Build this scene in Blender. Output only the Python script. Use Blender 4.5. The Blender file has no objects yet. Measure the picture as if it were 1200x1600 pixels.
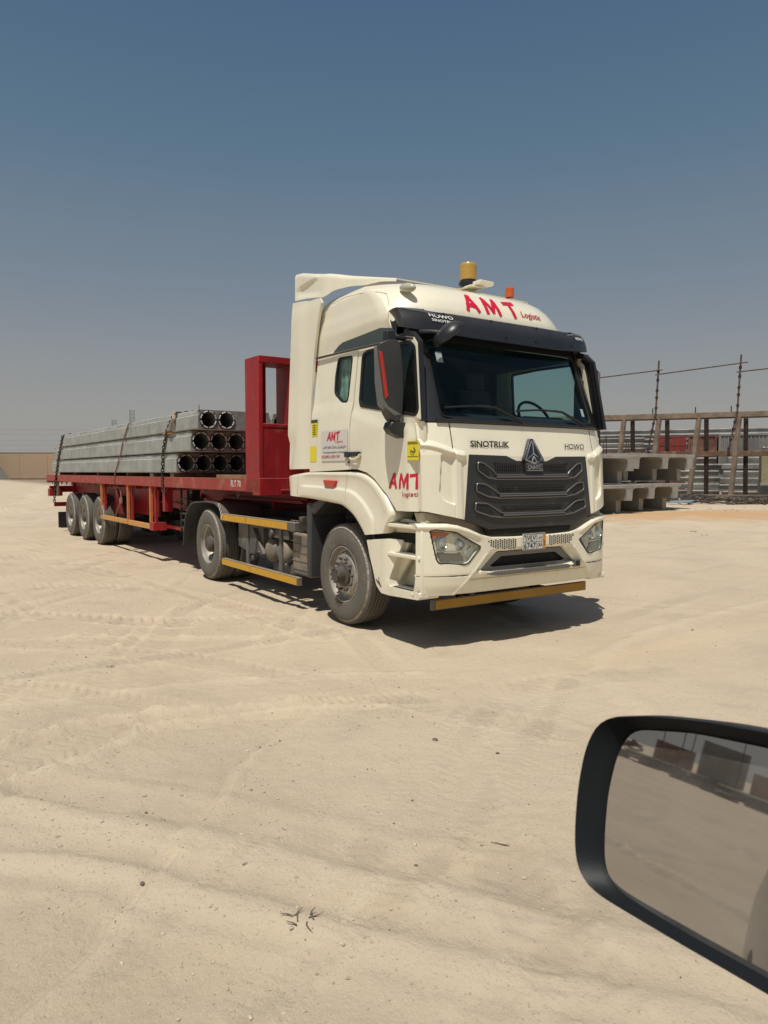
import bpy, bmesh, math, random
import numpy as np
from mathutils import Vector, Matrix, Euler
from mathutils.geometry import tessellate_polygon
R = math.radians
C = bpy.context.scene.collection
SC = bpy.context.scene
random.seed(7); rng = np.random.default_rng(11)

# ------------------------------------------------------------------ camera
cam_d = bpy.data.cameras.new('camera'); cam = bpy.data.objects.new('camera', cam_d); C.objects.link(cam)
CAMP = Vector((6.3788, -4.9997, 1.6044)); YAW, PIT = 2.549, -0.0562
cam.location = CAMP
cam.rotation_euler = (math.pi/2 + PIT, 0, YAW - math.pi/2)
cam_d.sensor_fit = 'HORIZONTAL'; cam_d.sensor_width = 36; cam_d.lens = 36*1123.4/1200
cam_d.clip_start = 0.05; cam_d.clip_end = 6000
cam_d.dof.use_dof = True; cam_d.dof.focus_distance = 10; cam_d.dof.aperture_fstop = 22
SC.camera = cam
SC.render.resolution_x = 768; SC.render.resolution_y = 1024

# ------------------------------------------------------------------ sky and sun
SUNV = Vector((0.27, -0.35, 1.0)).normalized()
EL = math.asin(SUNV.z); AZ = math.atan2(SUNV.x, SUNV.y)      # azimuth clockwise from +Y
w = bpy.data.worlds.new('World'); SC.world = w; w.use_nodes = True
nt = w.node_tree; nt.nodes.clear()
out = nt.nodes.new('ShaderNodeOutputWorld'); bg = nt.nodes.new('ShaderNodeBackground')
sky = nt.nodes.new('ShaderNodeTexSky'); sky.sky_type = 'NISHITA'; sky.sun_disc = False
sky.sun_elevation = EL; sky.sun_rotation = AZ; sky.altitude = 0; sky.air_density = 1.0; sky.dust_density = 4.0; sky.ozone_density = 1.5
# dusty air: the lower sky is greyed by dust
tc = nt.nodes.new('ShaderNodeTexCoord'); sp = nt.nodes.new('ShaderNodeSeparateXYZ'); nt.links.new(tc.outputs['Generated'], sp.inputs[0])
ramp = nt.nodes.new('ShaderNodeValToRGB'); nt.links.new(sp.outputs['Z'], ramp.inputs[0])
SKYC = [(0.0, (2.95,2.90,2.78)), (0.08, (2.64,2.57,2.43)), (0.22, (1.64,1.93,2.22)), (0.40, (.78,1.38,1.92)), (0.62, (.36,.76,1.60)), (1.0, (.36,.55,1.1))]
ramp.color_ramp.elements.remove(ramp.color_ramp.elements[1])
for i, (p, c) in enumerate(SKYC):
    e = ramp.color_ramp.elements[0] if i == 0 else ramp.color_ramp.elements.new(p)
    e.position = p; e.color = (c[0]/3, c[1]/3, c[2]/3, 1)
mulv = nt.nodes.new('ShaderNodeVectorMath'); mulv.operation = 'SCALE'; mulv.inputs['Scale'].default_value = 3.4
nt.links.new(ramp.outputs[0], mulv.inputs[0])
mx = nt.nodes.new('ShaderNodeMix'); mx.data_type = 'RGBA'; mx.inputs['Factor'].default_value = 0.85
nt.links.new(sky.outputs[0], mx.inputs['A']); nt.links.new(mulv.outputs[0], mx.inputs['B'])
nt.links.new(mx.outputs['Result'], bg.inputs[0]); bg.inputs[1].default_value = 0.10
nt.links.new(bg.outputs[0], out.inputs[0])
sd = bpy.data.lights.new('sun', 'SUN'); sd.energy = 3.6; sd.angle = R(0.53); sd.color = (1.0, .955, .87)
so = bpy.data.objects.new('sun', sd); C.objects.link(so)
so.rotation_euler = SUNV.to_track_quat('Z', 'Y').to_euler()
SC.view_settings.view_transform = 'Standard'; SC.view_settings.look = 'None'
SC.view_settings.exposure = 0.14; SC.view_settings.gamma = 1
SC.render.engine = 'CYCLES'

# ------------------------------------------------------------------ materials
def srgb(h):
    v = [int(h[i:i+2], 16)/255 for i in (0, 2, 4)]
    return tuple(x/12.92 if x < .04045 else ((x+.055)/1.055)**2.4 for x in v)
DUST = (.42, .33, .22)
MATS = {}
def mat(name, col, rough=.5, metal=0, var=.0, vs=3., bump=0, bs=40., dust=0, ds=2.5, up=0, coat=0, spec=.5, low=0, streak=0):
    """var: tone variation, dust: noise-masked dust, up: dust on upward faces, low: dust below this height"""
    if name in MATS: return MATS[name]
    m = bpy.data.materials.new(name); m.use_nodes = True; nt = m.node_tree
    b = nt.nodes['Principled BSDF']; L = nt.links.new
    b.inputs['Roughness'].default_value = rough; b.inputs['Metallic'].default_value = metal
    b.inputs['Coat Weight'].default_value = coat; b.inputs['Coat Roughness'].default_value = .08
    b.inputs['Specular IOR Level'].default_value = spec
    tc = nt.nodes.new('ShaderNodeTexCoord'); geo = nt.nodes.new('ShaderNodeNewGeometry')
    rgb = nt.nodes.new('ShaderNodeRGB'); rgb.outputs[0].default_value = (*col, 1)
    cur = rgb.outputs[0]
    def noise(s, d=5, r=.6, vec=None):
        n = nt.nodes.new('ShaderNodeTexNoise'); n.inputs['Scale'].default_value = s; n.inputs['Detail'].default_value = d; n.inputs['Roughness'].default_value = r
        L(vec or geo.outputs['Position'], n.inputs['Vector']); return n.outputs['Fac']
    def mrange(x, a, b_, c=0, d=1):
        n = nt.nodes.new('ShaderNodeMapRange'); n.interpolation_type = 'SMOOTHSTEP'
        for i, v in enumerate((a, b_, c, d)): n.inputs[i+1].default_value = v
        L(x, n.inputs[0]); return n.outputs[0]
    def mixc(f, a, b_, mode='MIX'):
        n = nt.nodes.new('ShaderNodeMix'); n.data_type = 'RGBA'; n.blend_type = mode
        if isinstance(f, float): n.inputs['Factor'].default_value = f
        else: L(f, n.inputs['Factor'])
        for k, v in (('A', a), ('B', b_)):
            if isinstance(v, tuple): n.inputs[k].default_value = (*v, 1)
            else: L(v, n.inputs[k])
        return n.outputs['Result']
    def math_(op, a, b_):
        n = nt.nodes.new('ShaderNodeMath'); n.operation = op; n.use_clamp = True
        for i, v in enumerate((a, b_)):
            if isinstance(v, (int, float)): n.inputs[i].default_value = v
            else: L(v, n.inputs[i])
        return n.outputs[0]
    if var:
        f = mrange(noise(vs), .25, .75, 1-var, 1+var*.5)
        n = nt.nodes.new('ShaderNodeVectorMath'); n.operation = 'SCALE'; L(cur, n.inputs[0]); L(f, n.inputs['Scale']); cur = n.outputs[0]
    if streak:
        mp = nt.nodes.new('ShaderNodeMapping'); mp.inputs['Scale'].default_value = (1, 1, .09); L(geo.outputs['Position'], mp.inputs[0])
        f = mrange(noise(14., 4, .6, mp.outputs[0]), .52, .78, 0, streak)
        cur = mixc(f, cur, tuple(c*.45 for c in DUST))
    dm = None
    if dust:
        dm = mrange(noise(ds, 7, .65), .62-.4*dust, .85-.25*dust, 0, min(1, .25+dust))
    if up:
        s = nt.nodes.new('ShaderNodeSeparateXYZ'); L(geo.outputs['Normal'], s.inputs[0])
        u = math_('MULTIPLY', mrange(s.outputs[2], .35, .95, 0, up), mrange(noise(9.), .3, .6, .45, 1))
        dm = u if dm is None else math_('MAXIMUM', dm, u)
    if low:
        s = nt.nodes.new('ShaderNodeSeparateXYZ'); L(geo.outputs['Position'], s.inputs[0])
        u = math_('MULTIPLY', mrange(s.outputs[2], low*.35, low, .75, 0), mrange(noise(6.), .3, .7, .3, 1))
        dm = u if dm is None else math_('MAXIMUM', dm, u)
    if dm is not None:
        cur = mixc(dm, cur, DUST)
        rr = nt.nodes.new('ShaderNodeMix'); rr.data_type = 'FLOAT'; L(dm, rr.inputs[0]); rr.inputs[2].default_value = rough; rr.inputs[3].default_value = max(rough, .85); L(rr.outputs[0], b.inputs['Roughness'])
    L(cur, b.inputs['Base Color'])
    if bump:
        bn = nt.nodes.new('ShaderNodeBump'); bn.inputs['Strength'].default_value = 1; bn.inputs['Distance'].default_value = bump
        L(noise(bs, 6, .65), bn.inputs['Height']); L(bn.outputs[0], b.inputs['Normal'])
    MATS[name] = m; return m
def emat(name, col, st):
    m = bpy.data.materials.new(name); m.use_nodes = True; b = m.node_tree.nodes['Principled BSDF']
    b.inputs['Emission Color'].default_value = (*col, 1); b.inputs['Emission Strength'].default_value = st; b.inputs['Base Color'].default_value = (*col, 1); return m
def glass(name, tint=(.45, .6, .58), refl=.09, rough=.01, dusty=.0):
    m = bpy.data.materials.new(name); m.use_nodes = True; nt = m.node_tree; nt.nodes.clear(); L = nt.links.new
    o = nt.nodes.new('ShaderNodeOutputMaterial'); t = nt.nodes.new('ShaderNodeBsdfTransparent'); t.inputs[0].default_value = (*tint, 1)
    g = nt.nodes.new('ShaderNodeBsdfGlossy'); g.inputs['Roughness'].default_value = rough; g.inputs[0].default_value = (.6, .92, .92, 1)
    lw = nt.nodes.new('ShaderNodeLayerWeight'); pw = nt.nodes.new('ShaderNodeMath'); pw.operation = 'POWER'; pw.inputs[1].default_value = 4.5; L(lw.outputs['Facing'], pw.inputs[0])
    ma = nt.nodes.new('ShaderNodeMath'); ma.operation = 'MULTIPLY_ADD'; ma.inputs[1].default_value = .9; ma.inputs[2].default_value = refl*.4; L(pw.outputs[0], ma.inputs[0])
    mxs = nt.nodes.new('ShaderNodeMixShader'); L(ma.outputs[0], mxs.inputs[0]); L(t.outputs[0], mxs.inputs[1]); L(g.outputs[0], mxs.inputs[2])
    last = mxs.outputs[0]
    if dusty:
        d = nt.nodes.new('ShaderNodeBsdfDiffuse'); d.inputs[0].default_value = (.5, .43, .33, 1)
        geo = nt.nodes.new('ShaderNodeNewGeometry'); n = nt.nodes.new('ShaderNodeTexNoise'); n.inputs['Scale'].default_value = 5; n.inputs['Detail'].default_value = 6; L(geo.outputs['Position'], n.inputs['Vector'])
        mr = nt.nodes.new('ShaderNodeMapRange'); mr.inputs[1].default_value = .3; mr.inputs[2].default_value = .8; mr.inputs[3].default_value = dusty*.3; mr.inputs[4].default_value = dusty; L(n.outputs['Fac'], mr.inputs[0])
        m2 = nt.nodes.new('ShaderNodeMixShader'); L(mr.outputs[0], m2.inputs[0]); L(last, m2.inputs[1]); L(d.outputs[0], m2.inputs[2]); last = m2.outputs[0]
    L(last, o.inputs[0]); return m

CREAM = (.83, .785, .62)
M = dict(
 cream=mat('cream_paint', CREAM, .34, var=.06, vs=1.6, coat=.6, up=.10, low=.8, dust=.035, ds=3.5, streak=.05),
 creamlow=mat('cream_bumper_paint', CREAM, .38, var=.06, vs=2.5, coat=.3, up=.15, dust=.06, ds=4, low=.62, streak=.12),
 creamin=mat('shaded_dusty_cream', (.52, .48, .37), .6, var=.15, dust=.35, up=.6),  # dimmer cream: shade of the recess above the bumper painted in, plus dust
 black=mat('black_plastic', (.018, .019, .021), .38, var=.2, dust=.02, up=.05),
 dark=mat('dark_grey_plastic', (.045, .046, .047), .5, var=.2, dust=.16, up=.3),
 rubber=mat('trim_rubber', (.012, .012, .012), .6),
 grille=mat('grille_grey', (.030, .031, .031), .42, var=.15, dust=.04, up=.15),
 trim=mat('grille_trim_grey', (.17, .17, .17), .34, metal=.6, up=.12),
 silver=mat('silver_trim', (.62, .62, .60), .22, metal=.9),
 chromedark=mat('dark_chrome', (.22, .22, .22), .25, metal=.9),
 mesh=mat('mesh_dark', (.012, .012, .012), .7, bump=.004, bs=160),
 hole=mat('dark_opening', (.006, .006, .006), .9),
 tyre=mat('tyre_rubber', (.130, .120, .100), .88, var=.12, vs=14, dust=.12, ds=9, bump=.002, bs=60),
 tread=mat('tyre_tread', (.12, .11, .094), .9, var=.15, vs=12, dust=.08, ds=12, bump=.003, bs=90),
 rim=mat('dusty_steel_rim', (.36, .335, .29), .5, metal=.25, var=.12, vs=12, dust=.15, ds=10),
 hub=mat('wheel_hub', (.085, .076, .065), .7, var=.3, vs=20, dust=.1, ds=14),
 chassis=mat('chassis_dark', (.022, .021, .02), .7, var=.3, dust=.18, up=.4),
 greypart=mat('grey_steel', (.115, .112, .105), .6, var=.2, dust=.3, up=.6),
 tank=mat('dusty_tank', (.16, .14, .115), .65, var=.2, dust=.5, up=.6),
 yellow=mat('yellow_reflective_strip', (.62, .33, .012), .45, var=.1, vs=12, dust=.12, up=.3),
 sticker=mat('yellow_sticker', (.78, .66, .02), .5, var=.06),
 amber=mat('amber_lens', (.55, .11, .015), .2, coat=.5),
 redlens=mat('red_reflector', (.5, .03, .015), .25, coat=.4),
 beacon=mat('beacon_amber', (.50, .30, .06), .25, var=.12, vs=30, coat=.4, dust=.2),
 red=mat('red_trailer_paint', (.31, .011, .015), .48, var=.25, vs=3, dust=.10, ds=7, up=.25, streak=.25),
 redbed=mat('faded_red_beam', (.34, .045, .035), .6, var=.22, vs=5, dust=.28, ds=6, up=.5),
 orange=mat('orange_painted_steel', (.52, .16, .045), .6, var=.2, vs=7, dust=.25, ds=8),
 orangey=mat('orange_yellow_strip', (.60, .30, .08), .6, var=.15, vs=7, dust=.2, ds=8),
 conc=mat('slab_concrete', (.335, .345, .325), .9, var=.22, vs=3.5, bump=.004, bs=60, streak=.45),
 conc2=mat('grey_concrete', (.33, .33, .30), .92, var=.22, vs=1.8, bump=.006, bs=30, dust=.12, up=.4),
 concold=mat('weathered_concrete', (.27, .265, .25), .92, var=.5, vs=.8, bump=.006, bs=30, dust=.15, streak=.5),
 concend=mat('slab_end_concrete', (.20, .20, .185), .95, var=.35, vs=8, bump=.008, bs=50),
 ring=mat('duct_ring', (.46, .46, .45), .6),
 seam=mat('panel_gap', (.02, .018, .015), .9),
 dustring=mat('dusty_tyre_shoulder', (.36, .33, .28), .95, var=.6, vs=40),
 wood=mat('timber', (.28, .17, .085), .8, var=.35, vs=8),
 rust=mat('rusty_steel', (.17, .095, .06), .8, var=.45, vs=2.2, dust=.28, ds=2.2),
 rustlight=mat('sunlit_rusty_steel', (.235, .175, .125), .8, var=.4, vs=2.0, dust=.1),  # paler rust for the trestle front: sunlight is put into the colour
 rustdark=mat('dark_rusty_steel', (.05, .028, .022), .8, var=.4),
 scaf=mat('scaffold_pipe', (.11, .065, .05), .75, var=.5, vs=4),
 cred=mat('red_container_paint', (.24, .032, .024), .6, var=.3, dust=.2),
 cgrey=mat('grey_container_paint', (.19, .185, .175), .7, var=.3, vs=.7, dust=.25),
 crust=mat('faded_container_paint', (.17, .075, .055), .7, var=.4, vs=.9, dust=.3),
 wall=mat('tan_wall', (.40, .29, .19), .85, var=.05, vs=.2),
 steelfar=mat('hazed_steel', (.22, .22, .22), .7),  # far steel lightened: distance haze is painted into the colour
 cloth=mat('pale_cloth', (.36,.31,.26), .9, var=.3, vs=14, bump=.01, bs=30),
 rope=mat('strap_rope', (.30, .17, .12), .9, var=.3, vs=20),
 chain=mat('chain_steel', (.05, .045, .04), .6, metal=.3, var=.4, vs=30),
 white=mat('white_marking', (.75, .75, .72), .5),
 redtext=mat('red_lettering', (.62, .008, .045), .45),
 redtext2=mat('dark_red_lettering', (.42, .012, .02), .45),
 blacktext=mat('black_lettering', (.02, .02, .02), .4),
 plate=mat('plate_white', (.62, .62, .58), .5, dust=.2, ds=20),
 plateor=mat('plate_orange', (.60, .24, .03), .5),
 seat=mat('seat_fabric', (.05, .05, .06), .9),
 dash=mat('dashboard', (.02, .026, .028), .6),
 inner=mat('cab_lining', (.05, .07, .07), .9),
 curtain=mat('curtain', (.40, .50, .42), .9, var=.4, vs=14),
 carblack=mat('car_mirror_plastic', (.006, .008, .010), .42, var=.1, bump=.0004, bs=900, spec=.35),
 cargrey=mat('car_paint_grey', (.16, .165, .17), .3, metal=.4, coat=.5),
 blue=mat('blue_sheet', (.20, .28, .31), .6, var=.2),
 debris=mat('debris_dark', (.085, .07, .057), .9, var=.7, vs=3, dust=.2, ds=3),
 pebble=mat('pebble', (.52, .44, .33), .9, var=.5, vs=30),
 twig=mat('dry_twig', (.16, .125, .09), .9, var=.4, vs=60),
)
M['glass'] = glass('cab_glass', (.42, .62, .62), dusty=.02)
M['wsglass'] = glass('windshield_glass', (.54, .74, .75), refl=.07, dusty=.010)
M['lens'] = glass('lamp_lens', (.93, .94, .93), refl=.07, dusty=.008)
M['qglass'] = glass('quarter_glass', (.70, .84, .80), dusty=.03)
mm = bpy.data.materials.new('mirror_glass'); mm.use_nodes = True; nt_ = mm.node_tree; b = nt_.nodes['Principled BSDF']
b.inputs['Metallic'].default_value = 1; b.inputs['Base Color'].default_value = (.40, .395, .39, 1); b.inputs['Roughness'].default_value = .02
df_ = nt_.nodes.new('ShaderNodeBsdfDiffuse'); df_.inputs[0].default_value = (.42, .38, .33, 1); mxd = nt_.nodes.new('ShaderNodeMixShader')
tn = nt_.nodes.new('ShaderNodeTexNoise'); tn.inputs['Scale'].default_value = 22; tn.inputs['Detail'].default_value = 8; gp = nt_.nodes.new('ShaderNodeNewGeometry'); nt_.links.new(gp.outputs['Position'], tn.inputs['Vector'])
mr_ = nt_.nodes.new('ShaderNodeMapRange'); mr_.inputs[1].default_value = .35; mr_.inputs[2].default_value = .75; mr_.inputs[3].default_value = .10; mr_.inputs[4].default_value = .24; nt_.links.new(tn.outputs['Fac'], mr_.inputs[0])
nt_.links.new(mr_.outputs[0], mxd.inputs[0]); nt_.links.new(b.outputs[0], mxd.inputs[1]); nt_.links.new(df_.outputs[0], mxd.inputs[2]); nt_.links.new(mxd.outputs[0], nt_.nodes['Material Output'].inputs[0])
M['mirror'] = mm

# ------------------------------------------------------------------ mesh helpers
def link(o, parent=None):
    C.objects.link(o)
    if parent is not None: o.parent = parent
    return o
def finish(name, bm, m, parent=None, bevel=0, ang=35, seg=2, org=None, flip=True):
    """bmesh -> one mesh object; vertices given in the thing's frame"""
    if flip: bmesh.ops.recalc_face_normals(bm, faces=bm.faces[:])
    if org is not None: bmesh.ops.translate(bm, vec=-Vector(org), verts=bm.verts[:])
    ca = math.cos(R(ang))
    for f in bm.faces: f.smooth = True
    for e in bm.edges:
        if len(e.link_faces) == 2:
            if e.link_faces[0].normal.dot(e.link_faces[1].normal) < ca: e.smooth = False
    me = bpy.data.meshes.new(name); bm.to_mesh(me); bm.free()
    ms = m if isinstance(m, (list, tuple)) else [m]
    for x in ms: me.materials.append(M[x] if isinstance(x, str) else x)
    o = bpy.data.objects.new(name, me); link(o, parent)
    if org is not None: o.location = org
    if bevel:
        b = o.modifiers.new('bevel', 'BEVEL'); b.width = bevel; b.segments = seg; b.limit_method = 'ANGLE'; b.angle_limit = R(40); b.use_clamp_overlap = True
        b.harden_normals = False
    return o
class MB:
    def __init__(s): s.bm = bmesh.new()
    def box(s, a, b, mi=0):
        x0, y0, z0 = a; x1, y1, z1 = b
        v = [s.bm.verts.new(p) for p in ((x0,y0,z0),(x1,y0,z0),(x1,y1,z0),(x0,y1,z0),(x0,y0,z1),(x1,y0,z1),(x1,y1,z1),(x0,y1,z1))]
        for q in ((0,3,2,1),(4,5,6,7),(0,1,5,4),(1,2,6,5),(2,3,7,6),(3,0,4,7)):
            f = s.bm.faces.new([v[i] for i in q]); f.material_index = mi
        return v
    def obox(s, c, size, M3=None, mi=0):
        v = s.box([-t/2 for t in size], [t/2 for t in size], mi)
        T = Matrix.Translation(c) @ (M3.to_4x4() if M3 is not None else Matrix.Identity(4))
        for x in v: x.co = T @ x.co
        return v
    def bar(s, p, q, w=.05, h=None, mi=0, up=(0,0,1)):
        p, q = Vector(p), Vector(q); d = (q-p); L = d.length; d.normalize(); upv = Vector(up)
        if abs(d.dot(upv)) > .98: upv = Vector((1,0,0))
        y = upv.cross(d).normalized(); z = d.cross(y)
        M3 = Matrix((d, y, z)).transposed()
        return s.obox((p+q)/2, (L, w, h or w), M3, mi)
    def tube(s, pts, r, n=8, closed=False, mi=0, caps=True):
        pts = [Vector(p) for p in pts]; N = len(pts); rings = []
        prev = None
        for i, p in enumerate(pts):
            a = pts[i-1] if (i > 0 or closed) else p; b = pts[(i+1) % N] if (i < N-1 or closed) else p
            d = (b-a).normalized()
            if prev is None:
                u = d.orthogonal().normalized()
            else:
                u = (prev - d*prev.dot(d)).normalized()
            prev = u; v = d.cross(u); rr = r[i] if isinstance(r, (list, tuple)) else r
            rings.append([s.bm.verts.new(p + (u*math.cos(2*math.pi*k/n) + v*math.sin(2*math.pi*k/n))*rr) for k in range(n)])
        for i in range(N if closed else N-1):
            A, B = rings[i], rings[(i+1) % N]
            for k in range(n):
                f = s.bm.faces.new((A[k], A[(k+1) % n], B[(k+1) % n], B[k])); f.material_index = mi
        if caps and not closed:
            s.bm.faces.new(rings[0][::-1]); s.bm.faces.new(rings[-1])
    def lathe(s, prof, axis='y', c=(0,0,0), n=48, mi=0, fn=None):
        """prof: list of (axial, radius)"""
        rings = []; c = Vector(c)
        for a, r in prof:
            ring = []
            for k in range(n):
                t = 2*math.pi*k/n; u, v = r*math.cos(t), r*math.sin(t)
                p = {'y': (u, a, v), 'z': (u, v, a), 'x': (a, u, v)}[axis]
                ring.append(s.bm.verts.new(Vector(p)+c))
            rings.append(ring)
        for i in range(len(prof)-1):
            A, B = rings[i], rings[i+1]
            for k in range(n):
                f = s.bm.faces.new((A[k], A[(k+1) % n], B[(k+1) % n], B[k])); f.material_index = mi
        for ring, (a, r) in ((rings[0], prof[0]), (rings[-1], prof[-1])):
            if r > 1e-4 and fn != 'open': 
                f = s.bm.faces.new(ring); f.material_index = mi
        bmesh.ops.remove_doubles(s.bm, verts=[v for ring in (rings[0], rings[-1]) for v in ring if True and (v.co-c).length < 1e9], dist=1e-5)
    def cyl(s, p, q, r, n=16, r2=None, mi=0):
        s.tube([p, q], [r, r if r2 is None else r2], n, mi=mi)
    def prism(s, poly, axis, a, b, mi=0):
        """poly: 2D outline; axis 'y': (x,z); 'x': (y,z); 'z': (x,y); extruded a..b"""
        def P(u, v, t): return {'y': (u, t, v), 'x': (t, u, v), 'z': (u, v, t)}[axis]
        A = [s.bm.verts.new(P(u, v, a)) for u, v in poly]; B = [s.bm.verts.new(P(u, v, b)) for u, v in poly]
        n = len(poly)
        for k in range(n):
            f = s.bm.faces.new((A[k], A[(k+1) % n], B[(k+1) % n], B[k])); f.material_index = mi
        for t in tessellate_polygon([[Vector((u, v, 0)) for u, v in poly]]):
            for V in (A, B):
                try: f = s.bm.faces.new([V[i] for i in t]); f.material_index = mi
                except ValueError: pass
    def build(s, name, m, parent=None, **k): return finish(name, s.bm, m, parent, **k)

def sheet_bm(poly, mapf, th, back, holes=(), cu=.1, cv=.1):
    """flat outline (u,v) cut into strips, bent onto mapf(u,v), given a thickness th along 'back'"""
    bm = bmesh.new()
    for loop in [poly, *holes]:
        vs = [bm.verts.new((u, v, 0)) for u, v in loop]
        for i in range(len(vs)): bm.edges.new((vs[i], vs[(i+1) % len(vs)]))
    bmesh.ops.triangle_fill(bm, use_beauty=True, use_dissolve=False, edges=bm.edges[:], normal=(0,0,1))
    us = [p[0] for p in poly]; vs_ = [p[1] for p in poly]
    for lo, hi, st, no in ((min(us), max(us), cu, (1,0,0)), (min(vs_), max(vs_), cv, (0,1,0))):
        if not st: continue
        n = int((hi-lo)/st)
        for i in range(1, n+1):
            t = lo + (hi-lo)*i/(n+1)
            bmesh.ops.bisect_plane(bm, geom=bm.verts[:]+bm.edges[:]+bm.faces[:], dist=1e-5, plane_co=(no[0]*t, no[1]*t, 0), plane_no=no)
    front = {v: (v.co.x, v.co.y) for v in bm.verts}
    if th:
        r = bmesh.ops.extrude_face_region(bm, geom=bm.faces[:], use_keep_orig=True)
        new = [g for g in r['geom'] if isinstance(g, bmesh.types.BMVert)]
        for v in new:
            p = Vector(mapf(v.co.x, v.co.y)) + Vector(back)*th; v.co.z = 1; front[v] = None; v.tag = True
            v.co = p
    for v, uv in front.items():
        if uv is not None: v.co = mapf(*uv)
    return bm
def smooth(x): x = min(1, max(0, x)); return x*x*(3-2*x)
def lerp(z, a):
    for (z0, v0), (z1, v1) in zip(a, a[1:]):
        if z <= z1: t = max(0, (z-z0)/(z1-z0)); return v0+(v1-v0)*t
    return a[-1][1]
def roundpoly(pts, r, n=4):
    """round the corners of an outline"""
    out = []; N = len(pts)
    for i in range(N):
        p = Vector(pts[i]); a = Vector(pts[i-1]); b = Vector(pts[(i+1) % N]); rr = r[i] if isinstance(r, (list, tuple)) else r
        da, db = a-p, b-p; k = min(rr, da.length*.45, db.length*.45)
        A = p+da.normalized()*k; B = p+db.normalized()*k
        for j in range(n+1):
            t = j/n; q = A*(1-t)**2 + p*2*t*(1-t) + B*t*t; out.append((q.x, q.y))
    return out
def sdist(px, py, poly):
    """signed distance to an outline, positive inside"""
    d = 1e9; inside = False; n = len(poly)
    for i in range(n):
        x0, y0 = poly[i]; x1, y1 = poly[(i+1) % n]
        ex, ey = x1-x0, y1-y0; L = ex*ex+ey*ey or 1e-12
        t = max(0, min(1, ((px-x0)*ex+(py-y0)*ey)/L)); d = min(d, (px-x0-t*ex)**2+(py-y0-t*ey)**2)
        if (y0 > py) != (y1 > py) and px < (x1-x0)*(py-y0)/(y1-y0)+x0: inside = not inside
    d = math.sqrt(d); return d if inside else -d
def grid_bm(us, vfun, nv, mapf, rim=None):
    """surface over (u, v) with v from vfun(u)=(lo,hi); rim: vector function giving the turned-in edge"""
    bm = bmesh.new(); G = []
    for u in us:
        lo, hi = vfun(u); G.append([bm.verts.new(mapf(u, lo+(hi-lo)*j/nv)) for j in range(nv+1)])
    for i in range(len(us)-1):
        for j in range(nv): bm.faces.new((G[i][j], G[i+1][j], G[i+1][j+1], G[i][j+1]))
    if rim:
        loop = [G[i][0] for i in range(len(us))] + [G[-1][j] for j in range(1, nv+1)] + [G[i][-1] for i in range(len(us)-2, -1, -1)] + [G[0][j] for j in range(nv-1, 0, -1)]
        inner = [bm.verts.new(Vector(rim(v.co))) for v in loop]
        n = len(loop)
        for i in range(n): bm.faces.new((loop[i], inner[i], inner[(i+1) % n], loop[(i+1) % n]))
    return bm
def text_bm(body, mapf, h, w=None, bold=0, shear=0, th=.003, back=(1,0,0), cut=.06, sx=1, align='LEFT', spacing=1):
    cu = bpy.data.curves.new('txt', 'FONT'); cu.body = body; cu.size = 1; cu.offset = bold; cu.shear = shear; cu.resolution_u = 3; cu.space_character = spacing
    o = bpy.data.objects.new('txt', cu); C.objects.link(o); dg = bpy.context.evaluated_depsgraph_get(); dg.update()
    me = bpy.data.meshes.new_from_object(o.evaluated_get(dg)); bpy.data.objects.remove(o)
    bm = bmesh.new(); bm.from_mesh(me); bpy.data.meshes.remove(me)
    if not bm.verts: return bm
    xs = [v.co.x for v in bm.verts]; ys = [v.co.y for v in bm.verts]
    x0, x1, y0, y1 = min(xs), max(xs), min(ys), max(ys)
    k = h/(y1-y0); kx = (w/(x1-x0)) if w else k*sx
    for v in bm.verts: v.co = ((v.co.x-x0)*kx, (v.co.y-y0)*k, 0)
    W = (x1-x0)*kx
    bmesh.ops.remove_doubles(bm, verts=bm.verts[:], dist=1e-6)
    for no, L in (((1,0,0), W), ((0,1,0), h)):
        n = int(L/cut)
        for i in range(1, n+1):
            t = L*i/(n+1); bmesh.ops.bisect_plane(bm, geom=bm.verts[:]+bm.edges[:]+bm.faces[:], dist=1e-6, plane_co=(no[0]*t, no[1]*t, 0), plane_no=no)
    for v in bm.verts: v.co = mapf(v.co.x, v.co.y)
    return bm
def text(name, body, parent, m, mapf, h, **k):
    bm = text_bm(body, mapf, h, **k)
    if not bm.verts: bm.free(); return None
    return finish(name, bm, m, parent, flip=False)
def thing(name, label, cat, loc=(0,0,0), rot=(0,0,0), group=None):
    o = bpy.data.objects.new(name, None); C.objects.link(o); o.location = loc; o.rotation_euler = rot
    o.empty_display_size = .3; tag(o, label, cat, group); return o
def tag(o, label, cat, group=None):
    o['label'] = label; o['category'] = cat
    if group: o['group'] = group
    return o
def struct(o, kind='structure'): o['kind'] = kind; return o
def dup(root, parent=None, **kw):
    r = root.copy(); C.objects.link(r)
    if parent is not None: r.parent = parent
    for ch in list(root.children): dup(ch, r)
    for k, v in kw.items():
        if k == 'loc': r.location = v
        elif k == 'rot': r.rotation_euler = v
        else: r[k] = v
    return r

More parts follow.
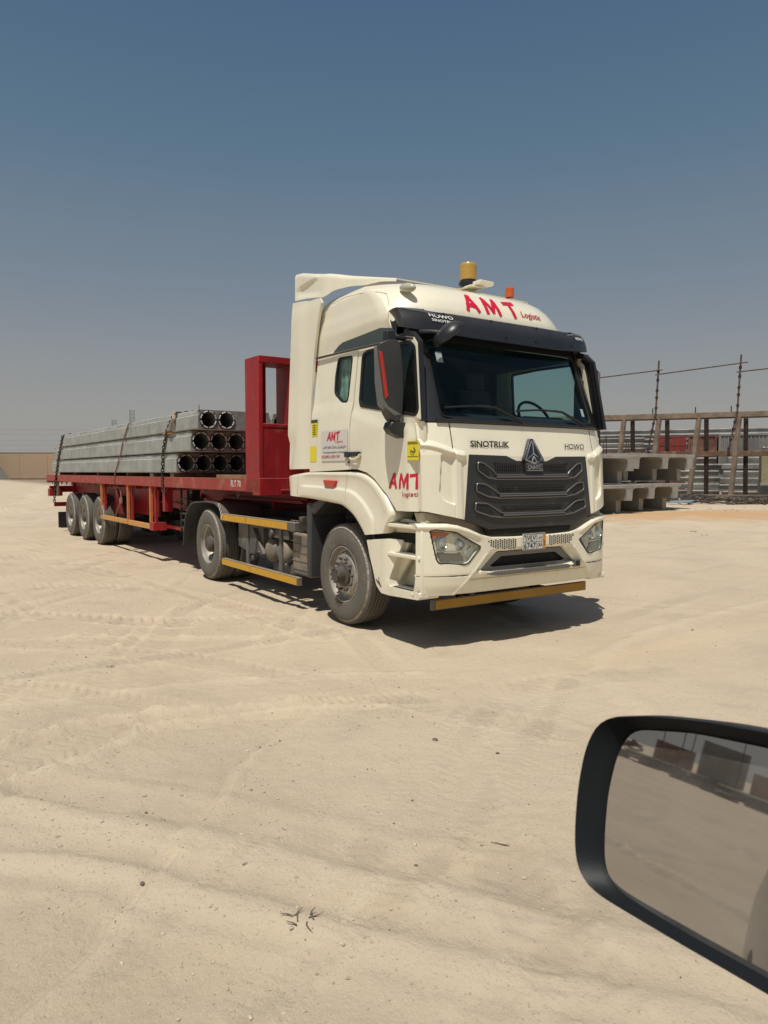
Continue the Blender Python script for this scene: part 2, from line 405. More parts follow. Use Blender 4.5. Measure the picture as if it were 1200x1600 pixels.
# ------------------------------------------------------------------ ground
def graded(dense0, dense1, step, far, g=1.07, gd=None):
    a = list(np.arange(dense0, dense1, step)); s = step; x = a[-1]
    up = []
    while x < far: s *= g; x += s; up.append(x)
    s = step; x = dense0; dn = []
    while x > -far: s *= (gd if gd and x > -26 else g); x -= s; dn.append(x)
    return np.array(dn[::-1]+a+up)
def vnoise(x, y, seed, n=256):
    g = np.random.default_rng(seed).random((n, n)); xi = np.floor(x).astype(int); yi = np.floor(y).astype(int)
    fx = x-xi; fy = y-yi; fx = fx*fx*(3-2*fx); fy = fy*fy*(3-2*fy)
    a = g[xi % n, yi % n]; b_ = g[(xi+1) % n, yi % n]; c = g[xi % n, (yi+1) % n]; d = g[(xi+1) % n, (yi+1) % n]
    return (a*(1-fx)+b_*fx)*(1-fy)+(c*(1-fx)+d*fx)*fy - .5
def trackdist(X, Y, pts):
    """distance to a polyline (signed side), arclength"""
    best = np.full(X.shape, 1e9); S = np.zeros(X.shape); SG = np.zeros(X.shape); acc = 0
    for (x0, y0), (x1, y1) in zip(pts, pts[1:]):
        ex, ey = x1-x0, y1-y0; L = math.hypot(ex, ey); t = np.clip(((X-x0)*ex+(Y-y0)*ey)/L**2, 0, 1)
        d = np.hypot(X-x0-t*ex, Y-y0-t*ey); sg = ((X-x0)*ey-(Y-y0)*ex)/L
        m = d < best; best = np.where(m, d, best); S = np.where(m, acc+t*L, S); SG = np.where(m, sg, SG); acc += L
    return best, S, SG
def spline(pts, n=14):
    out = []; P = [np.array(p, float) for p in pts]; P = [2*P[0]-P[1]]+P+[2*P[-1]-P[-2]]
    for i in range(1, len(P)-2):
        for k in range(n):
            t = k/n; out.append(tuple(.5*((2*P[i])+(-P[i-1]+P[i+1])*t+(2*P[i-1]-5*P[i]+4*P[i+1]-P[i+2])*t*t+(-P[i-1]+3*P[i]-3*P[i+1]+P[i+2])*t**3)))
    out.append(tuple(P[-2])); return out
RIDGES = [  # soft ridges left between wheel passes: points, half width, height
 ([(1.6,-5.6),(2.38,-4.63),(2.96,-4.16),(3.57,-3.78),(4.08,-3.46),(4.49,-3.16),(5.1,-2.75),(6.2,-1.9)], .12, .032),
 ([(2.5,-5.3),(3.0,-4.70),(3.39,-4.27),(3.74,-4.04),(4.08,-3.83),(4.6,-3.5),(5.3,-3.0)], .07, .016),
 ([(2.8,-5.2),(2.26,-4.62),(2.14,-4.29),(1.9,-3.9),(1.78,-3.74),(1.86,-3.3),(1.91,-3.0),(2.1,-2.4)], .055, .026),
 ([(2.0,-5.2),(1.67,-4.56),(1.5,-4.2),(1.46,-3.98),(1.55,-3.6),(1.67,-3.22),(1.8,-2.7)], .06, .034),
 ([(3.4,-4.1),(3.08,-3.80),(2.7,-3.5),(2.42,-3.19),(2.2,-2.8)], .035, .009),
 ([(.4,-5.2),(.81,-4.47),(.9,-3.6),(1.1,-2.7),(1.7,-1.6)], .06, .010),
 ([(-1.8,-5.2),(-1.35,-4.25),(-.9,-3.2),(-.2,-2.2)], .06, .012),
 ([(-1.3,-4.8),(-.63,-3.86),(-.5,-3.4),(-.93,-3.16)], .05, .02),
 ([(4.3,-5.1),(4.0,-4.7),(3.8,-4.45),(3.55,-4.2)], .05, .008),
 ([(5.0,-1.4),(3.6,-1.0),(2.4,-.2),(1.8,1.4),(1.6,4)], .08, .010),
 ([(5.6,-.4),(4.2,.2),(3.2,1.5),(2.8,4)], .07, .010),
 ([(6.5,-7),(4.5,-11),(1,-18),(-4,-30)], .09, .06), ([(9,-7),(6.5,-12),(3.5,-20),(0,-34)], .09, .06), ([(12,-9),(5,-12),(-4,-13),(-12,-12)], .1, .06), ([(7.5,-6.5),(6,-9),(5.5,-14),(7,-22)], .1, .06),
 ([(-33,-6),(-33,-.4),(-50,3),(-85,9.7),(-130,24)], .45, .10),
 ([(-24,-9),(-27,-1.6),(-36,3),(-60,9),(-110,22)], .4, .08),
]
RUTS = [  # tread prints: points, width, tread pitch, depth
 ([(-5.8,-5.6),(-4.92,-3.88),(-3.77,-2.43),(-2.6,-1.9),(.2,-1.5)], .20, .13, .011),
 ([(-3.4,-5.8),(-2.68,-4.11),(-1.45,-2.83),(-.71,-1.66)], .20, .13, .013),
 ([(-1.9,-5.6),(-1.0,-4.3),(.1,-3.1),(1.4,-2.4),(3.3,-1.6)], .16, .11, .006),
 ([(-.2,-5.3),(.35,-4.4),(.9,-3.9),(1.5,-3.45)], .14, .09, .010),
 ([(2.3,-5.0),(1.95,-4.2),(1.72,-3.6),(1.8,-3.0),(2.3,-1.8)], .12, .07, .007),
 ([(3.0,.6),(2.6,-.6),(2.6,-1.6),(3.6,-2.6),(5.2,-3.4)], .16, .10, .004),
 ([(3.95,-3.5),(3.77,-3.28),(3.47,-2.85),(3.09,-2.23),(2.7,-1.6)], .10, .06, .004),
 ([(4.3,-3.6),(4.06,-3.15),(3.68,-2.47),(3.13,-1.56),(2.6,-.7)], .10, .06, .004),
 ([(4.1,-4.95),(3.87,-4.79),(3.62,-4.64),(3.38,-4.49),(3.1,-4.3)], .05, .05, .005),
 ([(4.4,-4.9),(4.13,-4.56),(3.95,-4.35),(3.74,-4.04),(3.5,-3.7)], .06, .05, .005),
 ([(4.6,-4.6),(4.43,-4.12),(4.3,-3.71),(4.18,-3.4),(4.0,-3.0)], .07, .05, .004),
 ([(5.1,-4.3),(4.9,-3.7),(4.7,-3.0),(4.3,-2.2)], .09, .06, .003),
 ([(9,6),(4,5),(1,7.5),(-3,13)], .2, .13, .008),
 ([(-14,-6),(-12.5,-4.3),(-11.2,-2.6),(-10.6,-1.1)], .2, .14, .012),
 ([(-11,-6),(-9.5,-4.2),(-8.0,-3.0),(-5,-2.2)], .2, .14, .010),
]
_r = random.Random(23); ARCS = []
for k in range(26):
    a = _r.uniform(0, 2*math.pi); R0 = _r.choice((9, 16, 28, 60, 140))*_r.uniform(.8, 1.3); px_, py_ = _r.uniform(-9, 6), _r.uniform(-6, -.5) if k % 3 else _r.uniform(-2, 14)
    ARCS.append((px_+R0*math.cos(a), py_+R0*math.sin(a), R0, _r.uniform(.09, .16), _r.uniform(.003, .010), _r.choice((.07, .10, .13)), _r.uniform(0, 50)))
def height(X, Y, want=False):
    LO = np.zeros(X.shape)
    Z = vnoise(X*.35+9, Y*.35, 1)*.05 + vnoise(X*1.1, Y*1.1, 2)*.028 + vnoise(X*3.3, Y*3.3, 3)*.014 + vnoise(X*9, Y*9, 4)*.0055 + vnoise(X*24, Y*24, 5)*.0042 + np.abs(vnoise(X*40, Y*40, 6))*.004
    near = np.exp(-((X+1)**2+(Y)**2)/60.)
    def near_(pts, mg):
        ax = [p[0] for p in pts]; ay = [p[1] for p in pts]
        return (X > min(ax)-mg) & (X < max(ax)+mg) & (Y > min(ay)-mg) & (Y < max(ay)+mg)
    for i_, (pts, wd, h) in enumerate(RIDGES):
        mk = near_(pts, 7*wd+.1)
        if not mk.any(): continue
        d, s, sg = trackdist(X[mk], Y[mk], spline(pts, 8)); tp = np.exp(-(d/(6*wd))**4)
        q_ = sg + wd*.5*vnoise(s*7, s*0+1, 17)*2
        if i_ < 2:      # broad soft band of loose sand pushed up between wheel passes
            sw = sg+.10*vnoise(s*1.2, s*0, 18)+.03*vnoise(s*6, s*0, 28); am = 1+.7*vnoise(s*2.2, s*0+3, 7)
            dz = h*1.5*am/(1+np.exp(np.clip(-sw/(wd*.30), -40, 40)))*np.exp(-np.clip(sw, 0, 9)/(wd*2.2))*np.exp(-(d/(wd*7))**2)
            dz += h*.7*am*np.exp(-((sw-wd*3.6)/(wd*.8))**2) - h*.5*np.exp(-((sw+wd*1.1)/(wd*.8))**2) + h*.35*np.exp(-((sw+wd*2.8)/(wd*.6))**2)
            dl = 1.25*np.exp(-((sw-wd*.8)/(wd*1.3))**2)*(.8+.5*vnoise(s*2, sg*9, 19)) + .6*np.exp(-((sw-wd*3.8)/(wd*.8))**2) - .35*np.exp(-((sw+wd*1.4)/(wd*.9))**2)
        else:
            wob = 1+.8*vnoise(s*4, s*0+3, 7)+.8*vnoise(s*17, d*9, 8)
            dz = -.026*np.exp(-(q_/.019)**2)*np.clip(.35+1.9*vnoise(s*2.3, s*0+7, 27), 0, 1)*(i_ < 9)*(d < wd*3)
            dl = .7*np.exp(-((q_-wd)/(wd*1.4))**2)*np.exp(-(d/(wd*3.5))**2)
            steep = 1/(1+np.exp(np.clip(-q_/(wd*.38), -40, 40)))          # one crumbling edge, one gentle flank
            prof = steep*np.exp(-np.clip(q_, 0, 9)/(wd*1.8))*np.exp(-(d/(wd*3))**2)*1.5 - .5*np.exp(-((q_+.9*wd)/(wd*.7))**2) - .35*np.exp(-((q_-3*wd)/(wd*.5))**2)
            dz = dz + h*1.25*wob*prof
        Z[mk] += dz*tp; LO[mk] += dl*tp
    for pts, wd, pitch, dep in RUTS:
        mk = near_(pts, wd+.25)
        if not mk.any(): continue
        d, s, sg = trackdist(X[mk], Y[mk], spline(pts, 8)); m = 1/(1+np.exp(np.clip((d-wd)/.02, -40, 40)))
        tr = np.tanh(3*np.sin(2*math.pi*(s+.5*np.abs(sg))/pitch))*np.where(np.abs(sg) < .4*wd, .35, 1)
        fade = np.clip(.35+1.7*vnoise(X[mk]*1.3+5, Y[mk]*1.3, 12)+.4, 0, 1.2)
        LO[mk] += m*fade*-.25 + .35*fade*np.exp(-((d-wd*1.2)/.04)**2)
        Z[mk] += 1.3*m*fade*(-dep*.8 + dep*.6*tr) + dep*.8*fade*np.exp(-((d-wd*1.15)/.035)**2)
    for cx, cy, R0, wd, dep, pitch, ph in ARCS:      # long wheel tracks crossing the yard
        r = np.hypot(X-cx, Y-cy)
        for k_ in (0, 1):
            m = (np.abs(r-R0-k_*1.85) < 3*wd+.03) & (np.abs(X) < 60) & (np.abs(Y) < 60)
            if not m.any(): continue
            sm_2 = R0*np.arctan2(Y[m]-cy, X[m]-cx); gm_ = r[m]-R0-k_*1.85+.05*vnoise(sm_2*.5+ph, sm_2*0, 41); fade = np.clip(.35+2.2*vnoise(X[m]*.45+ph*3, Y[m]*.45, 42), 0, 1.0)*(1-.93*np.clip((X[m]-.7)/1.2, 0, 1)*np.clip((2.5-Y[m])/2, 0, 1))
            lug = np.tanh(4*np.sin(2*math.pi*(sm_2+.35*np.abs(gm_))/pitch)) if pitch else np.sin(gm_/wd*9)
            core = 1/(1+np.exp(np.clip((np.abs(gm_)-wd)/.018, -40, 40)))
            LO[m] += -.4*fade*core+.5*fade*np.exp(-((np.abs(gm_)-wd*1.3)/.06)**2)
            Z[m] += fade*(core*(-dep+dep*.5*lug) + dep*.9*np.exp(-((np.abs(gm_)-wd*1.2)/.045)**2)*(1+.8*vnoise(sm_2*9, gm_*9, 43)))
    # scraped, finely striated patches
    for cx, cy, r, ang in ((.6,-4.3,.9,.6), (1.6,-4.9,.8,.75), (2.6,-4.0,.7,2.2), (4.3,-4.3,.6,1.9), (-1.2,-4.4,1.0,.7), (3.4,-2.4,.8,2.6)):
        m = np.exp(-((X-cx)**2+(Y-cy)**2)/r**2); t = X*math.cos(ang)+Y*math.sin(ang)
        p_ = -X*math.sin(ang)+Y*math.cos(ang); Z += m*.016*np.abs(vnoise(t*9+p_*.6, p_*1.1, 9))*(vnoise(X*3, Y*3, 10)+.6)
    # keep the wheels' contact patch level
    flat = np.zeros(X.shape)
    for wx, wy in ((-.08,-1), (-.08,1), (-3.93,-1.0), (-3.93,1.0)):
        flat = np.maximum(flat, np.exp(-(((X-wx)/.5)**2+((Y-wy)/.5)**2)))
    tm = np.exp(-((X+11.8)/3.2)**4)*np.exp(-(np.abs(Y)/2.0)**4); flat = np.maximum(flat, tm)
    Z = Z+.0  
    far = np.clip(1-np.hypot(X, Y)/220, .25, 1)
    Z = Z*(1-.92*flat)*far - .012
    return (Z, LO) if want else Z
xs = graded(-1.6, 5.7, .0135, 1500, 1.045); ys = graded(-5.2, -1.2, .0135, 1500, 1.03, 1.012)
XX, YY = np.meshgrid(xs, ys, indexing='ij'); ZZ, LOO = height(XX, YY, True)
mound = np.exp(-((XX+7.5)/2.6)**2-((YY-15.5)/5.5)**2)*.16*(1+vnoise(XX*1.5, YY*1.5, 21)); ZZ = ZZ+mound
nx, ny = XX.shape
me = bpy.data.meshes.new('ground'); me.vertices.add(nx*ny)
me.vertices.foreach_set('co', np.stack([XX, YY, ZZ], -1).astype(np.float32).ravel())
idx = np.arange(nx*ny).reshape(nx, ny); q = np.stack([idx[:-1,:-1], idx[1:,:-1], idx[1:,1:], idx[:-1,1:]], -1).reshape(-1, 4)
me.loops.add(q.size); me.loops.foreach_set('vertex_index', q.ravel().astype(np.int32)); me.polygons.add(len(q))
me.polygons.foreach_set('loop_start', (np.arange(len(q))*4).astype(np.int32)); me.polygons.foreach_set('use_smooth', np.ones(len(q), bool))
me.update(calc_edges=True)
at_ = me.attributes.new('loose_sand', 'FLOAT', 'POINT'); at_.data.foreach_set('value', LOO.astype(np.float32).ravel())
ground = bpy.data.objects.new('ground', me); link(ground); struct(ground)

gm = bpy.data.materials.new('desert_sand'); gm.use_nodes = True; nt = gm.node_tree; B = nt.nodes['Principled BSDF']; L = nt.links.new
B.inputs['Roughness'].default_value = .95; B.inputs['Specular IOR Level'].default_value = .15
geo = nt.nodes.new('ShaderNodeNewGeometry')
def gno(s, d=6, r=.6, sc=None, off=0):
    n = nt.nodes.new('ShaderNodeTexNoise'); n.inputs['Scale'].default_value = s; n.inputs['Detail'].default_value = d; n.inputs['Roughness'].default_value = r
    mp = nt.nodes.new('ShaderNodeMapping'); mp.inputs['Location'].default_value = (off, off*.7, 0); L(geo.outputs['Position'], mp.inputs[0])
    if sc: mp.inputs['Scale'].default_value = sc[:3]; mp.inputs['Rotation'].default_value = (0, 0, sc[3] if len(sc) > 3 else 0)
    L(mp.outputs[0], n.inputs['Vector']); return n.outputs['Fac']
def gmr(x, a, b_, c=0, d=1):
    n = nt.nodes.new('ShaderNodeMapRange'); n.interpolation_type = 'SMOOTHSTEP'
    for i, v in enumerate((a, b_, c, d)): n.inputs[i+1].default_value = v
    L(x, n.inputs[0]); return n.outputs[0]
def gmix(f, a, b_):
    n = nt.nodes.new('ShaderNodeMix'); n.data_type = 'RGBA'; L(f, n.inputs['Factor'])
    for k, v in (('A', a), ('B', b_)):
        if isinstance(v, tuple): n.inputs[k].default_value = (*v, 1)
        else: L(v, n.inputs[k])
    return n.outputs['Result']
SAND, SAND2, SANDG = (.512, .416, .300), (.565, .464, .338), (.440, .360, .268)
c = gmix(gmr(gno(.45, 5), .35, .65), SAND, SAND2)
c = gmix(gmr(gno(1.3, 7, .65, off=4), .5, .75, 0, .75), c, SANDG)
c = gmix(gmr(gno(.9, 5, .6, (1, .16, 1, .9), 9), .54, .72, 0, .6), c, (.60, .48, .32))
la = nt.nodes.new('ShaderNodeAttribute'); la.attribute_name = 'loose_sand'
c = gmix(gmr(la.outputs['Fac'], .05, 1.1, 0, .75), c, (.62, .515, .375))
c = gmix(gmr(la.outputs['Fac'], -.05, -.5, 0, .5), c, (.40, .325, .245))
c = gmix(gmr(gno(55, 4, .7), .57, .72, 0, .6), c, (.27, .205, .14))
c = gmix(gmr(gno(120, 3, .7, off=3), .62, .72, 0, .75), c, (.70, .60, .44))
# orange sand spread by the concrete stacks
sep = nt.nodes.new('ShaderNodeSeparateXYZ'); L(geo.outputs['Position'], sep.inputs[0])
def mth(op, a, b_=0):
    n = nt.nodes.new('ShaderNodeMath'); n.operation = op
    for i, v in enumerate((a, b_)):
        if isinstance(v, (int, float)): n.inputs[i].default_value = v
        else: L(v, n.inputs[i])
    return n.outputs[0]
ex = mth('ADD', mth('POWER', mth('MULTIPLY', mth('ADD', sep.outputs[0], 8.6), 1/3.6), 2), mth('POWER', mth('MULTIPLY', mth('ADD', sep.outputs[1], -19.), 1/7.), 2))
om = gmr(mth('ADD', ex, mth('MULTIPLY', gno(.9, 5), 1.6)), .9, 2.0, .85, 0)
c = gmix(om, c, (.52, .31, .155))
dy_ = mth('ADD', mth('MULTIPLY', sep.outputs[0], -.559), mth('MULTIPLY', sep.outputs[1], .829))   # distance towards the yard
dk = gmr(mth('ADD', dy_, mth('MULTIPLY', gno(.5, 6), 5)), 33.5, 38.5, 0, .8)
dk = mth('MULTIPLY', dk, gmr(sep.outputs[1], 8., 14.))
c = gmix(dk, c, (.19, .145, .105))
L(c, B.inputs['Base Color'])
bn = nt.nodes.new('ShaderNodeBump'); bn.inputs['Distance'].default_value = .009; L(gno(60, 8, .75), bn.inputs['Height'])
bn2 = nt.nodes.new('ShaderNodeBump'); bn2.inputs['Distance'].default_value = .012; L(gno(11, 6, .65, off=2), bn2.inputs['Height']); L(bn2.outputs[0], bn.inputs['Normal'])
L(bn.outputs[0], B.inputs['Normal'])
me.materials.append(gm)
def gz(x, y): return float(height(np.array([[x]], float), np.array([[y]], float))[0, 0])

# loose stones: countless, one object
def stones(name, pts, mt, zs=None):
    V = []; F = []
    ib = bmesh.new(); bmesh.ops.create_icosphere(ib, subdivisions=1, radius=1); base = [tuple(v.co) for v in ib.verts]; bf = [tuple(v.index for v in f.verts) for f in ib.faces]; ib.free()
    X = np.array([p[0] for p in pts]); Y = np.array([p[1] for p in pts]); H = height(X[None], Y[None])[0] if zs is None else zs
    for (x, y, r), h in zip(pts, H):
        a = random.random()*6.28; sx, sy, sz = r*random.uniform(.7, 1.4), r*random.uniform(.6, 1.1), r*random.uniform(.35, .8); k = len(V); ca, sa = math.cos(a), math.sin(a)
        for bx, by, bz in base:
            j = random.uniform(.75, 1.2); u, v = bx*sx*j, by*sy*j; V.append((x+u*ca-v*sa, y+u*sa+v*ca, h+bz*sz*j+sz*.35))
        F += [(a_+k, b_+k, c_+k) for a_, b_, c_ in bf]
    m_ = bpy.data.meshes.new(name); m_.from_pydata(V, [], F); m_.materials.append(M[mt]); o = bpy.data.objects.new(name, m_); link(o); return o
pts = []
while len(pts) < 15000:
    x = rng.uniform(-3, 6.3); y = rng.uniform(-5.6, 5) if random.random() < .35 else rng.uniform(-5.2, -1.6)
    if vnoise(np.array([x*1.2]), np.array([y*1.2]), 31)[0] + rng.uniform(-.3, .3) < -.02: continue
    pts.append((x, y, min(.010, .0020*(1-rng.random())**-.38)))
o = stones('gravel', pts, 'pebble'); tag(o, 'small pale stones scattered over the sand', 'gravel'); o['kind'] = 'stuff'
pts = [(rng.uniform(-6, 6.2), rng.uniform(-5.4, 3), min(.012, .003*(1-rng.random())**-.4)) for _ in range(420)]
o = stones('dark_grit', pts, 'twig'); tag(o, 'dark specks of grit scattered over the sand', 'grit'); o['kind'] = 'stuff'
# single things lying on the near sand
t_ = thing('dry_twig', 'small dark dry twig lying on the sand near the bottom centre', 'twig', (4.19, -3.87, gz(4.19, -3.87)-.004))
mb = MB()
for k in range(9):
    a = random.uniform(0, 6.28); p = Vector((random.uniform(-.035, .035), random.uniform(-.035, .035), .005)); pts = [p]
    for j in range(3): a += random.uniform(-.7, .7); p = p+Vector((math.cos(a), math.sin(a), random.uniform(-.1, .25)))*random.uniform(.012, .03); pts.append(p)
    mb.tube(pts, [.0028, .0024, .0016, .0008], 5)
tw = mb.build('branches', 'twig', t_)
t_ = MB(); t_.prism(roundpoly([(-.045,-.004),(.02,-.006),(.045,0),(.01,.005),(-.04,.004)], .006), 'z', .006, .011)
st = t_.build('plastic_strip', 'pebble'); st.location = (4.13, -2.87, gz(4.13, -2.87)); st.rotation_euler = (.12, -.1, .45); tag(st, 'thin pale strip of litter lying alone on the sand left of the car mirror', 'litter')
for k, (x, y, s, lab) in enumerate(((3.62, -4.27, .009, 'dark pebble on the sand at lower left, above the long track'), (.25, -3.6, .03, 'brown clod beside the tyre ridge left of centre'), (3.0, -2.35, .014, 'brown pebble on smooth sand below the truck front'))):
    mb = MB(); bmesh.ops.create_icosphere(mb.bm, subdivisions=2, radius=1)
    for v in mb.bm.verts: v.co = Vector((v.co.x*s*1.4, v.co.y*s, v.co.z*s*.7))*(1+random.uniform(-.15, .15))
    o = mb.build('stone', 'twig' if k != 1 else 'pebble'); o.location = (x, y, gz(x, y)+s*.3); tag(o, lab, 'stone')

# ------------------------------------------------------------------ tractor truck (front = +x, right side = -y, origin on the ground under the front axle)
truck = thing('tractor_truck', 'cream white tractor truck with high roof and black sun visor, pulling the red trailer', 'truck')
XC = [(0.4,1.46),(0.7,1.5),(1.2,1.5),(1.75,1.47),(2.04,1.4),(2.85,1.1),(3.1,1.0)]
def FX(y, z): return lerp(z, XC) - .2*(abs(y)/1.25)**6
def SY(x, z): return 1.22-.055*min(1, max(0, (z-2)/.8))

# --- wheels
def make_wheel(front, parent, y0, x, sgn):
    """axis along y; outer face towards sgn"""
    root = bpy.data.objects.new
    s = sgn; Rw = .53; W_ = .30
    mb = MB()   # hub (the wheel's own mesh)
    if front:
        mb.lathe([(-.10,.0),(-.10,.07),(-.085,.085),(-.02,.09),(-.01,.125),(.05,.13),(.06,.0)], 'y', n=32)
        for k in range(10):
            a = 2*math.pi*k/10; mb.cyl((.168*math.cos(a), -.015, .168*math.sin(a)), (.168*math.cos(a), .02, .168*math.sin(a)), .014, 8)
        for k in range(8):
            a = 2*math.pi*k/8; mb.cyl((.072*math.cos(a), -.112, .072*math.sin(a)), (.072*math.cos(a), -.09, .072*math.sin(a)), .01, 6)
    else:
        mb.lathe([(-.02,.0),(-.02,.075),(0,.10),(.02,.12),(.10,.13),(.16,.13),(.17,0)], 'y', n=32)
        for k in range(10):
            a = 2*math.pi*k/10; mb.cyl((.168*math.cos(a), .10, .168*math.sin(a)), (.168*math.cos(a), .16, .168*math.sin(a)), .016, 8)
    if s > 0:
        for v in mb.bm.verts: v.co.y *= -1
    hub = mb.build('wheel', 'hub', parent); hub.location = (x, y0, Rw)
    # here the outer face lies at y = 0 on the outside and the wheel extends inwards
    def flip(mb):
        if s > 0:
            for v in mb.bm.verts: v.co.y *= -1
    mb = MB()
    if front: prof = [(.0,.298),(-.002,.287),(.03,.283),(.06,.27),(.07,.25),(.045,.23),(.02,.205),(.02,.12),(.03,.12),(.03,.2),(.09,.25),(.28,.28),(.30,.298)]
    else: prof = [(.0,.298),(-.002,.287),(.03,.283),(.05,.262),(.12,.25),(.16,.232),(.165,.12),(.175,.12),(.175,.235),(.28,.28),(.30,.298)]
    mb.lathe(prof, 'y', n=56, fn='open')
    if front:
        for k in range(10):   # hand holes read as dark ovals
            a = 2*math.pi*(k+.5)/10; mb.obox((.215*math.cos(a), .034, .215*math.sin(a)), (.028, .012, .03), Matrix.Rotation(-a, 3, 'Y'))
    flip(mb); mb.build('rim', 'rim', hub)
    mb = MB()
    mb.lathe([(.012,.292),(-.006,.31),(-.014,.36),(-.016,.42),(-.008,.465),(.0,.487),(.006,.490),(.010,.500),(.022,.517)], 'y', n=72, fn='open', mi=0)
    tp = [(.022,.517),(.04,.526)]
    for g in (.085, .125, .165, .205, .245):
        r = .53; tp += [(g-.020+.002, r), (g-.006, r), (g-.004, .516), (g+.004, .516), (g+.006, r)]
    tp += [(.262,.526),(.280,.517),(.29,.49),(.31,.42),(.30,.36),(.295,.292)]
    mb.lathe(tp, 'y', n=72, fn='open', mi=1)
    mb.lathe([(-.0065,.4835),(-.002,.4885),(.005,.4925),(.0095,.499)], 'y', n=72, fn='open', mi=2)
    for k in range(72):     # shoulder blocks
        a = 2*math.pi*k/72; mb.obox(((.522)*math.cos(a), .034, (.522)*math.sin(a)), (.012, .022, .028), Matrix.Rotation(-a, 3, 'Y'), mi=1)
    flip(mb); bm = mb.bm; bmesh.ops.remove_doubles(bm, verts=bm.verts[:], dist=1e-4)
    finish('tyre', bm, ['tyre', 'tread', 'dustring'], hub, ang=28)
    return hub
wf = make_wheel(True, truck, -1.17, -.08, -1); wl = make_wheel(True, truck, 1.17, -.08, 1)
wr = make_wheel(False, truck, -1.22, -3.93, -1); wr2 = make_wheel(False, truck, 1.22, -3.93, 1)
i1 = dup(wr); i1.parent = truck; i1.location.y = -.89; i2 = dup(wr2); i2.parent = truck; i2.location.y = .89

# --- chassis and running gear
mb = MB()
for s in (-1, 1):
    mb.box((-4.9, s*.43-.04, .78), (1.1, s*.43+.04, 1.05))
for x in (-4.8, -3.2, -2.2, -1.1, .6): mb.box((x-.05, -.39, .80), (x+.05, .39, 1.0))
mb.cyl((-.08, -.9, .53), (-.08, .9, .53), .06, 10); mb.cyl((-3.93, -.9, .53), (-3.93, .9, .53), .10, 14)
mb.lathe([(-.2,0),(-.18,.15),(-.05,.24),(.05,.24),(.18,.15),(.2,0)], 'y', (-3.93, 0, .53), 20)
for s in (-1, 1):
    mb.box((-.75, s*.45-.04, .62), (.75, s*.45+.04, .68)); mb.box((-4.6, s*.5-.05, .66), (-3.2, s*.5+.05, .74))
mb.box((.2, -.4, .6), (1.1, .4, 1.1)); mb.box((-1.5, -.3, .5), (.2, .3, 1.1))
ch = mb.build('chassis', 'chassis', truck)
mb = MB(); mb.prism(roundpoly([(-4.35,-.42),(-3.15,-.42),(-3.05,-.2),(-3.05,.2),(-3.15,.42),(-4.35,.42),(-4.5,.25),(-4.5,-.25)], .08), 'z', 1.12, 1.18)
mb.box((-4.1,-.4,1.05),(-3.3,-.3,1.12)); mb.box((-4.1,.3,1.05),(-3.3,.4,1.12))
mb.build('fifth_wheel_plate', 'chassis', truck, bevel=.01)
# gear filling the space between the wheels
mb = MB()
mb.box((-1.33, -1.13, .38), (-.88, -.55, .88)); bat = mb.build('battery_box', 'tank', truck, bevel=.03, seg=3)
mb = MB()
for z in (.45, .55, .65, .75): mb.box((-1.3, -1.136, z), (-.91, -1.131, z+.012))
mb.build('ribs', 'greypart', bat)
for x in (-2.30, -1.93):
    mb = MB(); mb.lathe([(0,0),(.012,.06),(.03,.115),(.06,.145),(.10,.155),(.52,.155),(.56,.145),(.60,.1),(.61,0)], 'y', (x, -1.02, .56), 28)
    mb.build('air_tank', 'tank', truck)
mb = MB(); mb.box((-1.52, -1.0, .88), (-.92, -.5, .98)); mb.box((-1.5, -.95, .98), (-1.3, -.75, 1.05)); mb.box((-1.2, -.9, .98), (-1.0, -.6, 1.03))
for k in range(7): mb.tube([(-1.55+.09*k+.045*math.cos(t), -1.02+.015*math.sin(3*t), .99+.02*math.sin(t)) for t in np.linspace(0, 5.6, 9)], .007, 5)
mb.build('equipment_tray', 'tank', truck, bevel=.01)
mb = MB(); mb.box((-3.1, -.95, .45), (-2.55, -.5, .95)); mb.prism([(-3.3,.55),(-2.7,.45),(-2.45,.5),(-2.9,.95),(-3.3,.95)], 'y', -1.0, -.94)
mb.box((-2.5, -.9, .5), (-2.4, -.5, .9)); mb.cyl((-2.9, -.98, .86), (-1.5, -.98, .92), .03, 10); mb.cyl((-2.0, -.95, .90), (-1.0, -.95, .80), .022, 8)
mb.box((-2.2,-.97,.74),(-1.75,-.75,.86)); mb.cyl((-2.2,-.95,.8),(-2.2,-1.02,.8),.05,12)
mb.box((-2.35,-.9,.3),(-1.7,-.5,.42))
mb.build('exhaust_bracket', 'greypart', truck, bevel=.012)
mb = MB(); mb.lathe([(-.35,0),(-.34,.26),(-.3,.3),(.3,.3),(.34,.26),(.35,0)], 'x', (-2.0, .8, .62), 24); mb.build('fuel_tank', 'tank', truck)
for s in (-1,):
    # yellow striped underrun rails
    for z0, z1, xa, xb in ((.915, 1.015, -3.34, -1.20), (.29, .385, -3.30, -.97)):
        mb = MB(); mb.box((xa, s*1.235-.012, z0), (xb+(.16 if z0 > .5 else 0), s*1.235+.05, z1)); rl = mb.build('side_guard_rail', 'greypart', truck, bevel=.006)
        mb = MB()
        for a, b_ in ((xa+.01, xa+(xb-xa)*.42), (xa+(xb-xa)*.425, xb-.02)): mb.box((a, s*1.25-.001, z0+.008), (b_, s*1.25+.0, z1-.008))
        mb.build('reflective_strip', 'yellow', rl)
    for x in (-2.57, -1.56): mb = MB(); mb.box((x-.035, -1.18, .34), (x+.035, -1.15, .95)); mb.bar((x, -1.16, .93), (x, -.45, .9), .05, .06); mb.bar((x, -1.16, .42), (x, -.5, .75), .04, .05); mb.build('guard_post', 'greypart', truck, bevel=.005)
